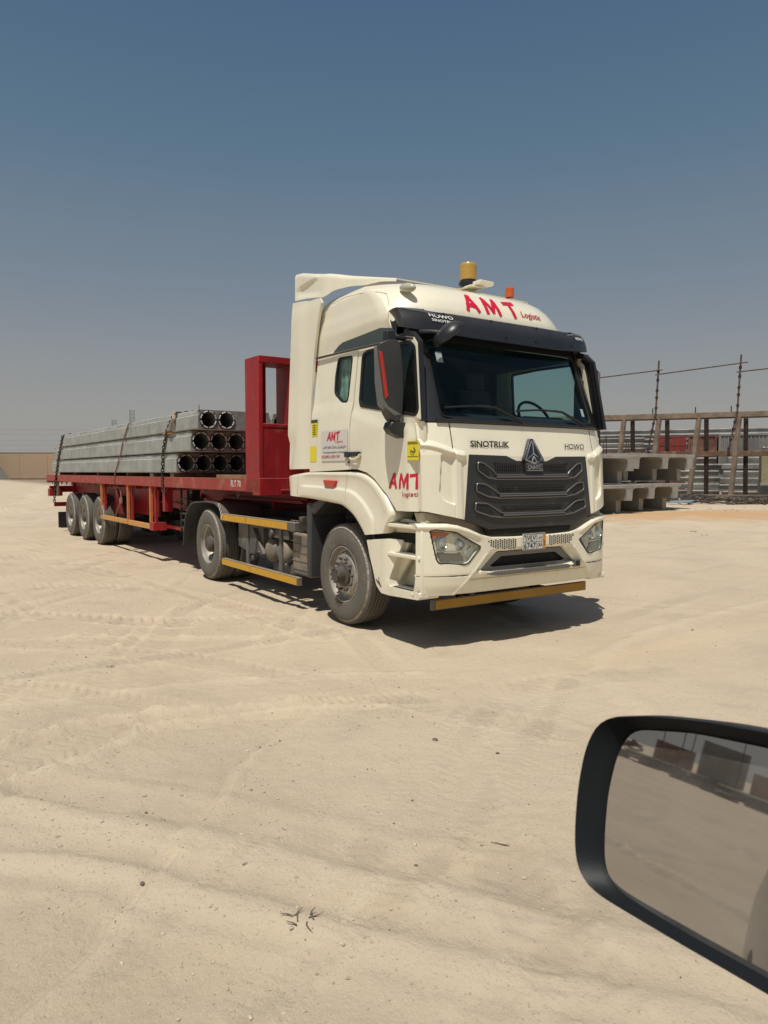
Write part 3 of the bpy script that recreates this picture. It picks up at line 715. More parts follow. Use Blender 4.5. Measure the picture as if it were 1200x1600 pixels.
for s in (-1, 1):
    # rear mudguard
    bm = bmesh.new(); prof = []
    A = [(-5.02,.26),(-4.96,.55),(-4.88,.88),(-4.72,1.05),(-4.50,1.14),(-3.95,1.17),(-3.55,1.16),(-3.40,1.10),(-3.27,.98),(-3.20,.80)]
    A = roundpoly(A, .12, 3); A = A[4:-4]
    mb = MB()
    outl = A + [(x*.985-3.93*.015, z-.02) for x, z in A[::-1]]
    mb.prism(outl, 'y', s*.62, s*1.25); mb.build('rear_mudguard', 'dark', truck, bevel=.008)
    mb = MB(); mb.box((-.80, s*1.20-.02, .42), (-.70, s*.75, 1.25)); mb.prism([(-.78,1.22),(-.40,1.34),(-.30,1.34),(-.66,1.12)], 'y', s*1.21, s*.8); mb.build('fender_support', 'dark', truck, bevel=.02)
mb = MB()
for k in range(4): mb.obox((-3.36+.035*k, -1.258, 1.13-.05*k), (.02, .006, .05), Matrix.Rotation(.35, 3, 'Y'))
mb.build('mudguard_marks', 'white', truck)
# dark wheel housing and engine bay
mb = MB()
for s in (-1, 1):
    mb.box((-.66, s*.62, 1.0), (.78, s*.66, 1.55)); mb.box((.70, s*.6, .5), (.76, s*1.14, 1.25))
    ar = [(-1.15,1.32),(-.2,1.30),(.15,1.24),(.33,1.12),(.45,.98),(.52,.85)]
    mb.prism(ar+[(x+.05, z+.05) for x, z in ar[::-1]], 'y', s*1.15, s*.6)
mb.box((-.64, -1.1, 1.55), (1.28, 1.1, 1.60))
mb.build('wheel_housing', 'chassis', truck)

# --- cab sides
PIL = [(.17,1.64),(.17,2.0),(.20,2.3),(.235,2.79)]
def side_piece(name, poly, holes, s, off=0., th=.03, m_='cream', disp=None, parent=truck, bevel=.006, cu=.08, cv=.08):
    def mf(x, z):
        return (x, s*(SY(x, z)+off+(disp(x, z) if disp else 0)), z)
    bm = sheet_bm(poly, mf, th, (0, -s, 0), holes, cu, cv)
    return finish(name, bm, m_, parent, bevel=bevel, ang=30)
QW = roundpoly([(-.16,2.785),(.135,2.77),(.095,2.36),(.07,2.305),(-.02,2.305),(-.20,2.42),(-.20,2.6)], .045)
DW = roundpoly([(.31,2.76),(.40,2.785),(1.10,2.775),(1.19,2.72),(1.295,2.14),(1.25,2.095),(.33,2.245),(.30,2.30)], .05)
DWL = roundpoly([(.0,2.76),(.40,2.785),(1.10,2.775),(1.19,2.72),(1.295,2.14),(1.25,2.095),(.2,2.20),(.02,2.28)], .05)
def inset(poly, d):
    c = Vector((sum(p[0] for p in poly)/len(poly), sum(p[1] for p in poly)/len(poly))); out = []
    n = len(poly)
    area = sum(poly[i][0]*poly[(i+1)%n][1]-poly[(i+1)%n][0]*poly[i][1] for i in range(n)); sg = 1 if area > 0 else -1
    for i in range(n):
        a, b_, c_ = Vector(poly[i-1]), Vector(poly[i]), Vector(poly[(i+1) % n])
        e = (c_-a).normalized(); out.append((b_.x - sg*e.y*d, b_.y + sg*e.x*d))
    return out
BELT = [(-.7,2.36),(.15,2.225),(.80,2.055),(.9,2.03),(1.4,2.0)]
def door_disp(x, z):
    zb = lerp(x, BELT); d = .016*smooth((zb+.02-z)/.06) if x < 1.15 else .016*smooth((zb-z)/.06)*smooth((1.32-x)/.1)
    d -= .012*smooth((x-.77)/.05)*smooth((1.12-x)/.05)*smooth((2.1-z)/.06)
    d -= .036*smooth((x-1.17)/.08)*smooth((2.06-z)/.05)
    return d
for s in (-1, 1):
    # rear quarter panel
    DWL = DW if s < 0 else roundpoly([(-.02,2.77),(.40,2.785),(1.00,2.775),(1.06,2.72),(1.165,2.14),(1.13,2.095),(.2,2.20),(-.02,2.28)], .05)
    q_ = [(-.675,1.60),(.16,1.625)]+[(a, b_) for a, b_ in [(.16,2.0),(.19,2.3),(.228,2.83)]]+[(-.60,2.86),(-.64,2.3),(-.675,1.9)]
    if s > 0: q_ = [(-.675,1.60),(-.06,1.625),(-.06,2.83),(-.60,2.86),(-.64,2.3),(-.675,1.9)]
    def qd(x, z):
        zb = 2.62-.75*(x+.2) if x > -.35 else 2.7
        return .014*smooth((2.34-z-.25*max(0, x))/.1) + .004
    o = side_piece('rear_quarter_panel', q_, [QW] if s < 0 else [], s, disp=qd)
    if s < 0:
        fr = side_piece('quarter_window', inset(QW, -.004), [inset(QW, .02)], s, off=.006, th=.02, m_='rubber', bevel=.003)
        side_piece('pane', inset(QW, .012), [], s, off=-.006, th=0, m_='qglass', parent=fr, bevel=0)
    w_ = DW if s < 0 else DWL
    if s > 0: q2 = None
    fx_ = 0 if s < 0 else -.11
    d_ = [(.172,1.63),(.172,2.0),(.202,2.3),(.240,2.82),(1.07,2.82),(1.16+fx_,2.80),(1.215+fx_,2.74),(1.330+fx_,2.06),(1.335+fx_*.5,1.95),(1.335+fx_*.5,1.25),(.98,1.245),(.77,1.435),(.62,1.54),(.49,1.595),(.33,1.625)]
    if s > 0: d_ = [(-.05,1.63),(-.05,2.82)]+d_[4:]
    o = side_piece('door', d_, [w_], s, disp=door_disp, cu=.05, cv=.05)
    fr = side_piece('window_seal', inset(w_, -.006), [inset(w_, .022)], s, off=.006, th=.025, m_='rubber', parent=o, bevel=.003)
    side_piece('pane', inset(w_, .012), [], s, off=-.008, th=0, m_='glass' if s < 0 else 'qglass', parent=o, bevel=0)
    mb = MB(); mb.box((.12, s*1.245, 1.755), (.40, s*1.262, 1.80)); mb.obox((.16, s*1.255, 1.775), (.10, .03, .055)); h_ = mb.build('door_handle', 'black', o, bevel=.008)
    mb = MB(); mb.tube([(.20, s*1.245, 1.745), (.24, s*1.265, 1.728), (.31, s*1.268, 1.725), (.37, s*1.26, 1.745), (.395, s*1.25, 1.775)], .013, 8); mb.build('handle_grip', 'cream', o)
    mb = MB(); mb.cyl((.155, s*1.23, 1.71), (.155, s*1.245, 1.69), .009, 8); mb.build('lock', 'black', o)
    # drip rail over the door
    mb = MB(); pts = [(-.6, s*1.19, 2.835), (.1, s*1.185, 2.825), (.6, s*1.185, 2.815), (1.07, s*1.18, 2.81), (1.15, s*1.16, 2.79)]
    mb.tube(pts, .012, 6); mb.build('drip_rail', 'dark', truck)
    # black pillar beside the windshield
    pp = [(1.19,2.85),(1.075,2.86),(1.205,2.77),(1.34,2.04),(1.40,2.04)]
    def pf(x, z): return (x, s*(SY(x, z)-.012 - .35*max(0, x-(1.345-(z-2.04)*.42))), z)
    finish('windshield_pillar', sheet_bm([(1.0,2.90),(1.115,2.86),(1.225,2.76),(1.345,2.045),(1.315,2.045),(1.20,2.755),(1.10,2.81),(1.0,2.83)], lambda x, z: (x, s*(SY(x,z)-.005), z), .05, (0,-s,0), (), .05, .05), 'black', truck)
finish('windshield_pillar', sheet_bm([(1.0,2.88),(1.12,2.86),(1.25,2.76),(1.385,2.045),(1.19,2.045),(1.07,2.70)], lambda x, z: (x, SY(x,z)+.024-.3*max(0, x-1.20+(z-2.045)*.12), z), .04, (0,-1,0), (), .05, .05), 'black', truck)
finish('windshield_pillar', sheet_bm([(1.10,2.045),(1.205,2.045),(1.19,2.86),(1.04,2.86)], lambda y, z: (FX(y, z)+.004, y, z), .05, (-1,0,0), (), .03, .1), 'black', truck)
# door seams stay dark: the gap behind them
mb = MB()
for s in (-1, 1):
    mb.box((-.66, s*1.12, 1.6), (1.15, s*1.13, 2.05))
    mb.box((-.66, s*1.12, 2.05), (-.24, s*1.128, 2.8))
mb.box((-.665, -1.15, 1.55), (-.64, 1.15, 3.3))
for s in (-1, 1): mb.box((-.62, s*1.10, 2.795), (1.02, s*1.15, 3.0))
mb.box((.96, -1.1, 2.86), (1.0, 1.1, 3.0))
mb.build('cab_lining', 'inner', truck)
mb = MB()
for k in range(14): mb.tube([(-.22+k*.028, -1.10-.010*math.sin(k*1.9), 2.80), (-.23+k*.029, -1.10+.008*math.sin(k*2.3), 2.5), (-.22+k*.028, -1.10-.012*math.sin(k*1.3), 2.25)], .017, 6)
mb.build('curtain', 'curtain', truck)
mb = MB(); mb.box((-.5,-1.12,2.99),(.98,1.12,3.02)); mb.build('headliner', 'inner', truck)

# --- high roof
RS = [(2.845,1.02,1.168,-.66,.16),(2.95,.985,1.172,-.655,.2),(3.05,.975,1.175,-.65,.24),(3.10,.985,1.172,-.645,.26),(3.15,.975,1.17,-.64,.28),(3.23,.94,1.16,-.60,.32),(3.31,.88,1.155,-.56,.36),(3.375,.81,1.14,-.50,.40),(3.42,.73,1.115,-.43,.42),(3.455,.62,1.07,-.33,.42),(3.485,.45,.96,-.18,.40),(3.505,.22,.72,-.02,.3),(3.51,.1,.4,.0,.1)]
def rs_at(z):
    if z <= RS[0][0]: return RS[0]
    for a, b_ in zip(RS, RS[1:]):
        if z <= b_[0]: t = (z-a[0])/(b_[0]-a[0]); return tuple(x+(y-x)*t for x, y in zip(a, b_))
    return RS[-1]
def roof_x(y, z):
    _, xf, w_, xr, d = rs_at(z); return xf - d*min(1.2, (abs(y)/w_))**5
bm = bmesh.new(); rings = []
NS = 30
fine = []
for a, b_ in zip(RS, RS[1:]):
    for k in range(3): t = k/3; fine.append(tuple(x+(y-x)*t for x, y in zip(a, b_)))
fine.append(RS[-1])
for z, xf, w_, xr, d in fine:
    pts = []
    for k in range(NS+1):
        th = -math.pi/2+math.pi*k/NS; y = w_*math.sin(th); y = math.copysign(abs(y/w_)**.8*w_, y); pts.append((xf-d*(abs(y)/w_)**5, y, z))
    nsd = 8
    xs_ = xf-d
    side = [(xs_+(xr-xs_)*k/nsd, w_) for k in range(1, nsd+1)]
    pts += [(x, y, z) for x, y in side]
    pts += [(xr-.02, w_*.9, z), (xr-.03, 0, z), (xr-.02, -w_*.9, z)]
    pts += [(x, -y, z) for x, y in side[::-1]]
    rings.append([bm.verts.new(p) for p in pts])
n = len(rings[0])
for A, B_ in zip(rings, rings[1:]):
    for k in range(n): bm.faces.new((A[k], A[(k+1) % n], B_[(k+1) % n], B_[k]))
bm.faces.new(rings[-1])
for v in bm.verts:      # diagonal fold: the panel leans in below it
    if abs(v.co.y) > .9 and v.co.x < 1.0:
        zl = 3.03+.06*v.co.x; v.co.y -= math.copysign(.16*max(0, zl-v.co.z)*smooth((v.co.x+.45)/.35)*(1-.0), v.co.y)
for v in bm.verts:      # pressed side panel: inset with a diagonal fold
    if abs(v.co.y) > 1.05 and -.5 < v.co.x < .75:
        z = v.co.z; m_ = smooth((v.co.x+.52)/.08)*smooth((.78-v.co.x)/.08)*smooth((3.36-z)/.05)
        v.co.y -= math.copysign(.008*m_, v.co.y)
roof = finish('high_roof', bm, 'cream', truck, ang=50)
for s in (-1, 1):
    mb = MB(); P = [(-.64,2.93),(-.62,3.05),(-.57,3.2),(-.47,3.31),(-.33,3.375),(-.08,3.40),(.25,3.37),(.5,3.335),(.62,3.30),(.70,3.2),(.745,3.08),(.76,3.0)]
    def ry(x, z):
        _, xf, w_, xr, d = rs_at(z)
        if x <= xf-d: return w_
        return w_*(max(0, xf-x)/d)**.2
    mb.tube([(x, s*(ry(x, z)+.0005), z) for x, z in P[4:]], .0035, 5); mb.build('roof_panel_seam', 'creamin', truck)
    if s > 0: continue
    mb = MB(); bmesh.ops.create_uvsphere(mb.bm, u_segments=20, v_segments=12, radius=1)
    T = Matrix.Translation((.80, s*.975, 3.332)) @ Matrix.Rotation(s*-.75, 4, 'X') @ Matrix.Rotation(.22, 4, 'Y')
    for v in mb.bm.verts: v.co = T @ Vector((v.co.x*.105, v.co.y*.045, v.co.z*.045))
    mb.build('roof_marker_lamp', mat('clear_dusty_lens', (.46,.44,.34), .35, coat=.3), truck)
# roof beacons
bc = MB(); bc.box((.40,-.08,3.505),(.66,.10,3.522)); bc.box((.50,-.02,3.525),(.74,.17,3.565)); pl = bc.build('beacon_bracket', 'cream', truck, bevel=.006)
mb = MB(); mb.lathe([(3.545,0),(3.545,.098),(3.575,.098),(3.58,.085),(3.595,.085),(3.60,.0)], 'z', (.53,0,0), 28); bb = mb.build('beacon_lamp', 'black', truck)
mb = MB(); pr = [(3.598,.0),(3.598,.086)]
for k in range(9): pr += [(3.61+.016*k, .0885), (3.618+.016*k, .0865)]
pr += [(3.757,.086),(3.770,.078),(3.775,.05),(3.775,0)]
mb.lathe(pr, 'z', (.53,0,0), 32); mb.build('amber_dome', 'beacon', bb)
mb = MB(); mb.lathe([(3.46,0),(3.46,.05),(3.495,.05),(3.50,.046),(3.555,.045),(3.565,.035),(3.568,0)], 'z', (.66,.47,0), 20); mb.build('roof_lamp', 'amber', truck)

# roof deflector
DF = [(-1.03,1.225,3.835,3.530),(-.9,1.224,3.82,3.520),(-.72,1.222,3.775,3.500),(-.62,1.218,3.75,3.485),(-.52,1.21,3.73,3.470),(-.42,1.20,3.71,3.455),(-.36,1.185,3.70,3.47),(-.30,1.165,3.685,3.495),(-.22,1.145,3.665,3.505),(-.05,1.10,3.62,3.505),(.15,1.04,3.575,3.485),(.35,.97,3.53,3.49),(.5,.90,3.50,3.47)]
def dfx(x, i):
    for a, b_ in zip(DF, DF[1:]):
        if x <= b_[0]: t = max(0, (x-a[0])/(b_[0]-a[0])); return a[i]+(b_[i]-a[i])*t
    return DF[-1][i]
bm = bmesh.new(); rings = []
for x in np.linspace(-1.03, .5, 60):
    w_, zt, zb = dfx(x, 1), dfx(x, 2), dfx(x, 3); rr = min(.05, (zt-zb)*.4); hh = zt-rr-zb
    half = []
    for k in range(13):
        z = zb+hh*k/12; zc = 3.645+.10*(x+1.03); fo_ = smooth((-.30-x)/.5)*smooth((-.0+x+1.06)/.2)
        half.append((w_-.022*fo_*smooth((zc-z)/.02)*smooth((z-zb)/.07)-.003*k/12, z))
    w2 = half[-1][0]
    half += [(w2-rr+rr*math.cos(a), zt-rr+rr*math.sin(a)) for a in (.3,.6,.9,1.2,1.57)]+[(w_*.6, zt+.004), (w_*.3, zt+.006)]
    allp = half+[(0, zt+.007)]+[(-y, z) for y, z in half[::-1]]
    rings.append([bm.verts.new((x, y, z)) for y, z in allp])
for A, B_ in zip(rings, rings[1:]):
    for k in range(len(A)-1): bm.faces.new((A[k], A[k+1], B_[k+1], B_[k]))
bmesh.ops.recalc_face_normals(bm, faces=bm.faces[:]); bmesh.ops.solidify(bm, geom=bm.faces[:], thickness=.012)
finish('roof_deflector', bm, 'cream', truck, ang=40)
# side fairings behind the cab
for s in (-1, 1):
    P = [(-1.20,1.76),(-1.07,1.62),(-.70,1.635),(-.695,1.9),(-.66,2.4),(-.60,2.85),(-.50,3.2),(-.42,3.40),(-.46,3.46),(-1.075,3.515),(-1.11,3.1),(-1.17,2.4)]
    P = [(-1.225,1.68),(-1.215,1.63),(-.70,1.635),(-.695,1.9),(-.665,2.4),(-.60,2.85),(-.51,3.2),(-.43,3.40),(-.46,3.455),(-1.075,3.512),(-1.105,3.1),(-1.17,2.4)]
    def ff(x, z): return (x, s*(1.222+.02*smooth((-.7-x)/.25) - .03*smooth((2.0-z)/.05)*smooth((-1.0-x-.0+(z-1.95)*.35)/.06) - .012*smooth((z-3.40)/.03)), z)
    finish('side_fairing', sheet_bm(P, ff, .03, (0,-s,0), (), .06, .1), 'cream', truck, bevel=.008, ang=30)

# --- front panel with the windshield opening above, grille recess and corner panels
GR = [(-.77,1.755),(-.33,1.745),(-.2,1.70),(.2,1.70),(.33,1.745),(.77,1.755),(.835,1.175),(.56,1.085),(-.56,1.085),(-.835,1.175)]
REC = roundpoly([(.925,1.775),(1.05,1.765),(1.075,1.42),(1.045,1.35),(.925,1.30)], .03)
def fp_x(y, z):
    a = abs(y); x = FX(y, z)
    x -= .030*smooth((sdist(y, z, GR)-.012)/.010)
    x -= .010*smooth((.007-abs(a-.925))/.005)*smooth((2.1-z)/.02)          # seam to the corner panel
    x -= .030*smooth((sdist(a, z, REC))/.015)
    zr = 1.83-.10*smooth((1.2-a)/.4)*1 if a > .8 else 1.74
    # swelling below the shoulder line of the corner
    x += .030*smooth((a-.80)/.03)*smooth((zr+.06-z)/.035)*smooth((z-zr+.035)/.05)
    x += .012*smooth((a-.84)/.03)*smooth((zr+.03-z)/.03)
    return x
def fp_v(y):
    a = abs(y); lo = 1.085 if a < .56 else (1.085+(a-.56)/.275*.09 if a < .835 else 1.175+min(1, (a-.835)/.4)*.09)
    return (lo, 2.035)
us = sorted(set([round(v, 4) for v in np.linspace(-1.207, 1.207, 240)]+[s*(.925+d) for s in (-1, 1) for d in (-.01, -.004, .004, .01)]))
bm = grid_bm(us, fp_v, 140, lambda y, z: Vector((fp_x(y, z), y, z)), rim=lambda p: (p.x-.10, p.y*.985, p.z+(.0 if p.z > 1.5 else .01)))
fpan = finish('front_panel', bm, 'cream', truck, ang=32)
# black grille
for s in (-1, 1):
    mb = MB(); mb.tube([(FX(s*.925, z)-.004, s*.925, z) for z in np.linspace(1.21, 2.03, 14)], .0035, 5); mb.build('panel_gap', 'seam', fpan)
def gx(off): return lambda y, z: (FX(y, z)+off, y, z)
g = finish('grille', sheet_bm(inset(GR, -.006), gx(.004), .045, (-1,0,0), (), .08, .08), 'grille', truck, bevel=.006)
def ubar(name, ty, zt, zl, hb):
    """one winged bar: raised frame with dark mesh in its wings"""
    yo, yi, yc = ty
    out_ = [(-yo,zt),(-yi-.06,zt-.01),(-yi+.06,zl+.03),(-yc,zl),(0,zl-.005),(yc,zl),(yi-.06,zl+.03),(yi+.06,zt-.01),(yo,zt),(yo+.006,zt-.075),(yi+.02,zl-.025),(yc-.01,zl-hb-.005),(0,zl-hb-.008),(-yc+.01,zl-hb-.005),(-yi-.02,zl-.025),(-yo-.006,zt-.075)]
    P = roundpoly(out_, .02, 3)
    b_ = finish(name, sheet_bm(P, gx(.012), .02, (-1,0,0), (), .08, 0), 'grille', g, bevel=.004)
    mb = MB(); mb.tube([(FX(y, z)+.016, y, z) for y, z in P], .0075, 6, closed=True); mb.build('bar_trim', 'trim', b_)
    for s in (-1, 1):
        W_ = [(s*(yo-.015),zt-.018),(s*(yi+.055),zt-.024),(s*(yi-.015),zl+.012),(s*(yi+.01),zl-.008),(s*(yo-.01),zt-.062)]
        finish('bar_mesh', sheet_bm(W_, gx(.015), .004, (-1,0,0), (), 0, 0), 'mesh', b_)
    mb = MB(); mb.tube([(FX(y, zl-hb*.5)+.018, y, zl-hb*.45) for y in np.linspace(-yc, yc, 15)], hb*.36, 8)
    for v in mb.bm.verts: pass
    mb.build('bar_blade', 'chromedark', b_)
ubar('grille_bar', (.685, .56, .48), 1.69, 1.575, .036)
ubar('grille_bar', (.705, .55, .45), 1.50, 1.400, .034)
ubar('grille_bar', (.725, .53, .41), 1.325, 1.222, .034)
for P in ([(-.50,1.69),(-.15,1.665),(-.15,1.605),(-.44,1.60)], [(.15,1.665),(.50,1.69),(.44,1.60),(.15,1.605)], [(-.46,1.475),(.46,1.475),(.42,1.42),(-.42,1.42)], [(-.42,1.29),(.42,1.29),(.38,1.245),(-.38,1.245)]):
    bm = sheet_bm(P, gx(.007), .006, (-1,0,0), (), .1, 0); q_ = finish('grille_mesh', bm, 'mesh', g)
    mb = MB(); ya, yb = min(p[0] for p in P), max(p[0] for p in P); za, zb = min(p[1] for p in P), max(p[1] for p in P)
    for k in range(int((yb-ya)/.028)):
        y = ya+.03+k*.028; 
        if y > yb-.04: break
        mb.box((FX(y, za)+.006, y-.003, za+.008), (FX(y, za)+.013, y+.003, zb-.01))
    for j in range(1, 3):
        z = za+(zb-za)*j/3; mb.bar((FX(ya, z)+.010, ya+.05, z), (FX(yb, z)+.010, yb-.05, z), .006, .004)
    mb.build('mesh_lattice', 'grille', q_)
# emblem: pointed shield with three facets over a name plate
E0 = [(-.022,1.915),(.022,1.915),(.055,1.86),(.135,1.715),(.12,1.695),(.12,1.60),(-.12,1.60),(-.12,1.695),(-.135,1.715),(-.055,1.86)]
em = finish('emblem', sheet_bm(E0, gx(.035), .05, (-1,0,0), (), .08, 0), 'black', truck, bevel=.008)
mb = MB(); fxe = lambda y, z: FX(0, 1.75)+.075-(z-1.6)*.13
pe = lambda y, z: (fxe(y, z)-.028, y, z)
out_ = [(-.016,1.895),(.016,1.895),(.112,1.712),(.0,1.685),(-.112,1.712)]
mb.tube([pe(*q) for q in out_], .008, 6, closed=True)
for a, b_ in (((0,1.775),(0,1.885)), ((0,1.775),(.095,1.715)), ((0,1.775),(-.095,1.715)), ((-.03,1.70),(0,1.75)), ((.03,1.70),(0,1.75))): mb.tube([pe(*a), pe(*b_)], .0065, 6)
mb.tube([pe(-.105,1.675), pe(.105,1.675), pe(.105,1.615), pe(-.105,1.615)], .005, 6, closed=True)
mb.build('emblem_frame', 'silver', em)
finish('emblem_facets', sheet_bm(out_, lambda y, z: (fxe(y, z)-.034, y, z), .004, (-1,0,0), (), 0, 0), 'chromedark', em)
text('emblem_letters', 'CNHTC', em, 'silver', lambda u, v: (FX(0,1.64)+.037, -.092+u, 1.627+v), .036, w=.184, bold=.01)
text('brand_letters', 'SINOTRUK', truck, 'blacktext', lambda u, v: (FX(-.75+u, 1.82)+.006, -.75+u, 1.825+v), .058, w=.47, bold=.03)
text('model_letters', 'HOWO', truck, 'blacktext', lambda u, v: (FX(.47+u, 1.82)+.006, .47+u, 1.825+v), .055, w=.29, bold=.01)

# --- windshield
WS = roundpoly([(-1.145,2.045),(1.145,2.045),(1.09,3.06),(-1.09,3.06)], .03)
WG = roundpoly([(-.985,2.10),(.985,2.10),(.965,2.805),(-.965,2.805)], .06)
frm = finish('windshield_frame', sheet_bm(WS, gx(.0), .04, (-1,0,0), [WG], .07, .1), 'black', truck, bevel=.006)
wsg = finish('windshield', sheet_bm(inset(WG, -.015), gx(-.008), 0, (-1,0,0), (), .07, .1), 'wsglass', truck)
mb = MB(); mb.tube([(FX(y, z)+.006, y, z) for y, z in inset(WG, -.01)], .006, 6, closed=True); mb.build('windshield_seal', 'rubber', frm)
for pts in ([(-.95,2.175),(-.455,2.21),(-.38,2.20)], [(-.11,2.18),(.44,2.205),(.50,2.195)]):
    y0 = pts[0][0]; y1 = pts[1][0]
    mb = MB(); mb.tube([(FX(y, z)+.022, y, z) for y, z in ((y0, pts[0][1]), ((y0+y1)/2, pts[0][1]+.022), (y1+.02, pts[1][1]))], .010, 6)
    wp_ = mb.build('wiper_blade', 'rubber', truck)
    mb = MB(); a = ((y0+y1)/2+.06, pts[0][1]+.025); b_ = (y1+.36, 2.075)
    mb.tube([(FX(a[0], a[1])+.035, *a), (FX(y1, 2.2)+.05, y1+.06, 2.195), (FX(*b_)+.035, *b_)], [.009,.012,.018], 6); mb.cyl((FX(*b_)-.01, *b_), (FX(*b_)+.04, *b_), .022, 10)
    mb.build('wiper_arm', 'rubber', wp_)
mb = MB(); mb.tube([(FX(y, 2.055)+.02, y, 2.055) for y in np.linspace(-1.05, 1.05, 21)], .016, 6); mb.build('cowl_strip', 'black', truck)
mb = MB(); p_ = (FX(-.88,2.66)-.004, -.90, 2.64); bm = sheet_bm([(-.905,2.60),(-.84,2.60),(-.84,2.70),(-.905,2.70)], gx(.001), .001, (-1,0,0), (), 0, 0)
mb.bm.free(); finish('inspection_sticker', bm, mat('pale_sticker', (.30,.38,.38), .6), wsg)
bm = sheet_bm([(.86,2.17),(.91,2.17),(.91,2.25),(.86,2.25)], gx(.001), .001, (-1,0,0), (), 0, 0); finish('inspection_sticker', bm, 'pale_sticker' if False else mat('pale_sticker', (0,0,0)), wsg)
# cab interior seen through the glass
mb = MB(); mb.prism([(.72,1.60),(1.22,1.60),(1.28,2.09),(1.12,2.15),(.82,2.08)], 'y', -1.05, 1.05); mb.prism([(.70,2.0),(1.0,2.04),(1.02,2.18),(.78,2.16)], 'y', .35, .95); mb.build('dashboard', 'dash', truck, bevel=.03)
for y in (-.55, .58):
    mb = MB(); mb.box((-.05, y-.25, 1.9), (.45, y+.25, 2.02)); mb.prism([(-.05,1.95),(.08,1.95),(-.02,2.55),(-.12,2.55)], 'y', y-.24, y+.24); mb.prism([(-.06,2.55),(.02,2.55),(.0,2.75),(-.08,2.75)], 'y', y-.13, y+.13)
    mb.build('seat', 'seat', truck, bevel=.03)
mb = MB(); pts = []
for k in range(28):
    a = 2*math.pi*k/28; pts.append(Vector((.90, .62, 2.165))+Vector((-math.sin(.55)*math.cos(a)*-.215*-1, math.sin(a)*.215, math.cos(.55)*math.cos(a)*.215)))
mb.tube(pts, .016, 8, closed=True); mb.tube([pts[7], (.93,.62,2.14), pts[21]], .014, 6); mb.tube([(.93,.62,2.14), (1.05,.62,2.0)], .03, 8); mb.build('steering_wheel', 'rubber', truck)

# --- sun visor
def vis(t, a):
    """t: 0 top .. 1 bottom, a: y"""
    k = (abs(a)/1.22)
    xt = 1.075-.10*k**5; xb = 1.225-.15*k**5
    zt = 3.075+.015*smooth((k-.72)/.12); zb = 2.845+.05*k**4
    x = xt+(xb-xt)*t; z = zt+(zb-zt)*(t*.75+.25*t*t)
    x += .02*math.sin(math.pi*t)
    return Vector((x, a, z))
ya = [1.225*math.sin(t) for t in np.linspace(-math.pi/2, math.pi/2, 49)]
bm = bmesh.new(); G = [[bm.verts.new(vis(j/10, y)) for j in range(11)] for y in ya]
for s, col in ((-1, G[0]), (1, G[-1])):
    pass
for A, B_ in zip(G, G[1:]):
    for j in range(10): bm.faces.new((A[j], B_[j], B_[j+1], A[j+1]))
# end wings turning back along the roof side
for s, col in ((-1, G[0]), (1, G[-1])):
    prev = col
    for k in range(1, 6):
        t = k/5; nw = []
        for j in range(11):
            p = vis(j/10, s*1.225); nw.append(bm.verts.new((p.x-.16*t-.03*t*(1-j/10), s*(1.225-.045*t*t-.015*(j/10)), p.z+.035*t*(j/10)**2)))
        for j in range(10): bm.faces.new((prev[j], prev[j+1], nw[j+1], nw[j]))
        prev = nw
bmesh.ops.recalc_face_normals(bm, faces=bm.faces[:]); bmesh.ops.solidify(bm, geom=bm.faces[:], thickness=.014)
visor = finish('sun_visor', bm, 'black', truck, ang=40)
mb = MB()
for y in (-1.0,-.78,-.2,.42,.95): 
    p = vis(.12, y); mb.cyl(p-Vector((.02,0,0)), p+Vector((.012,0,.004)), .012, 8)
for y in (-.8,-.1,.3,.85):
    p = vis(.8, y); mb.cyl(p-Vector((.02,0,0)), p+Vector((.012,0,.004)), .014, 8)
mb.build('visor_bolt', 'rubber', visor)
for s in (-1, 1):
    mb = MB(); mb.prism([(.86,2.86),(1.05,2.86),(1.06,2.96),(.98,3.03),(.86,3.03)], 'y', s*1.15, s*1.05); mb.build('visor_bracket', 'black', visor, bevel=.01)
def vt(y0, t0, H): return lambda u, v: vis(t0+(H-v)/.27, y0+u)+Vector((.010, 0, .004))
text('visor_letters', 'HOWO', visor, 'white', vt(-.965, .22, .05), .05, w=.26, bold=.012)
text('visor_letters', 'SINOTRUK', visor, 'white', vt(-.955, .48, .032), .032, w=.26, bold=.012)
text('visor_letters', 'HOWO', visor, 'white', vt(.98, .35, .045), .045, w=.16, bold=.012)
for s in (-1, 1):
    mb = MB(); mb.tube([vis(.10+.02*k, s*(1.17-.045*k))+Vector((.008,s*.004,0)) for k in range(8)], [.006,.012,.013,.013,.013,.013,.012,.006], 6); mb.build('visor_end_light', 'silver', visor)
# round kerb mirror in front of the windshield corner
o_ = MB(); az_ = Vector((-.83,.55,-.05))*.22+Vector((.56,.83,0))*.62+Vector((0,0,-.75)); T = Matrix.Translation((1.36, -.92, 2.80)) @ az_.normalized().to_track_quat('-Z', 'Y').to_matrix().to_4x4()
o_.lathe([(.0,.0),(.0,.14),(.012,.152),(.035,.148),(.07,.115),(.09,.06),(.095,0)], 'z', n=32)
for v in o_.bm.verts: v.co = T @ Vector((v.co.x*1.05, v.co.y*1.05, v.co.z*1.1))
km = o_.build('kerb_mirror', 'black', truck)
mb = MB(); mb.tube([(1.34,-.95,2.83),(1.24,-1.03,2.85),(1.10,-1.08,2.86)], [.02,.018,.025], 8); mb.build('kerb_mirror_arm', 'black', km)

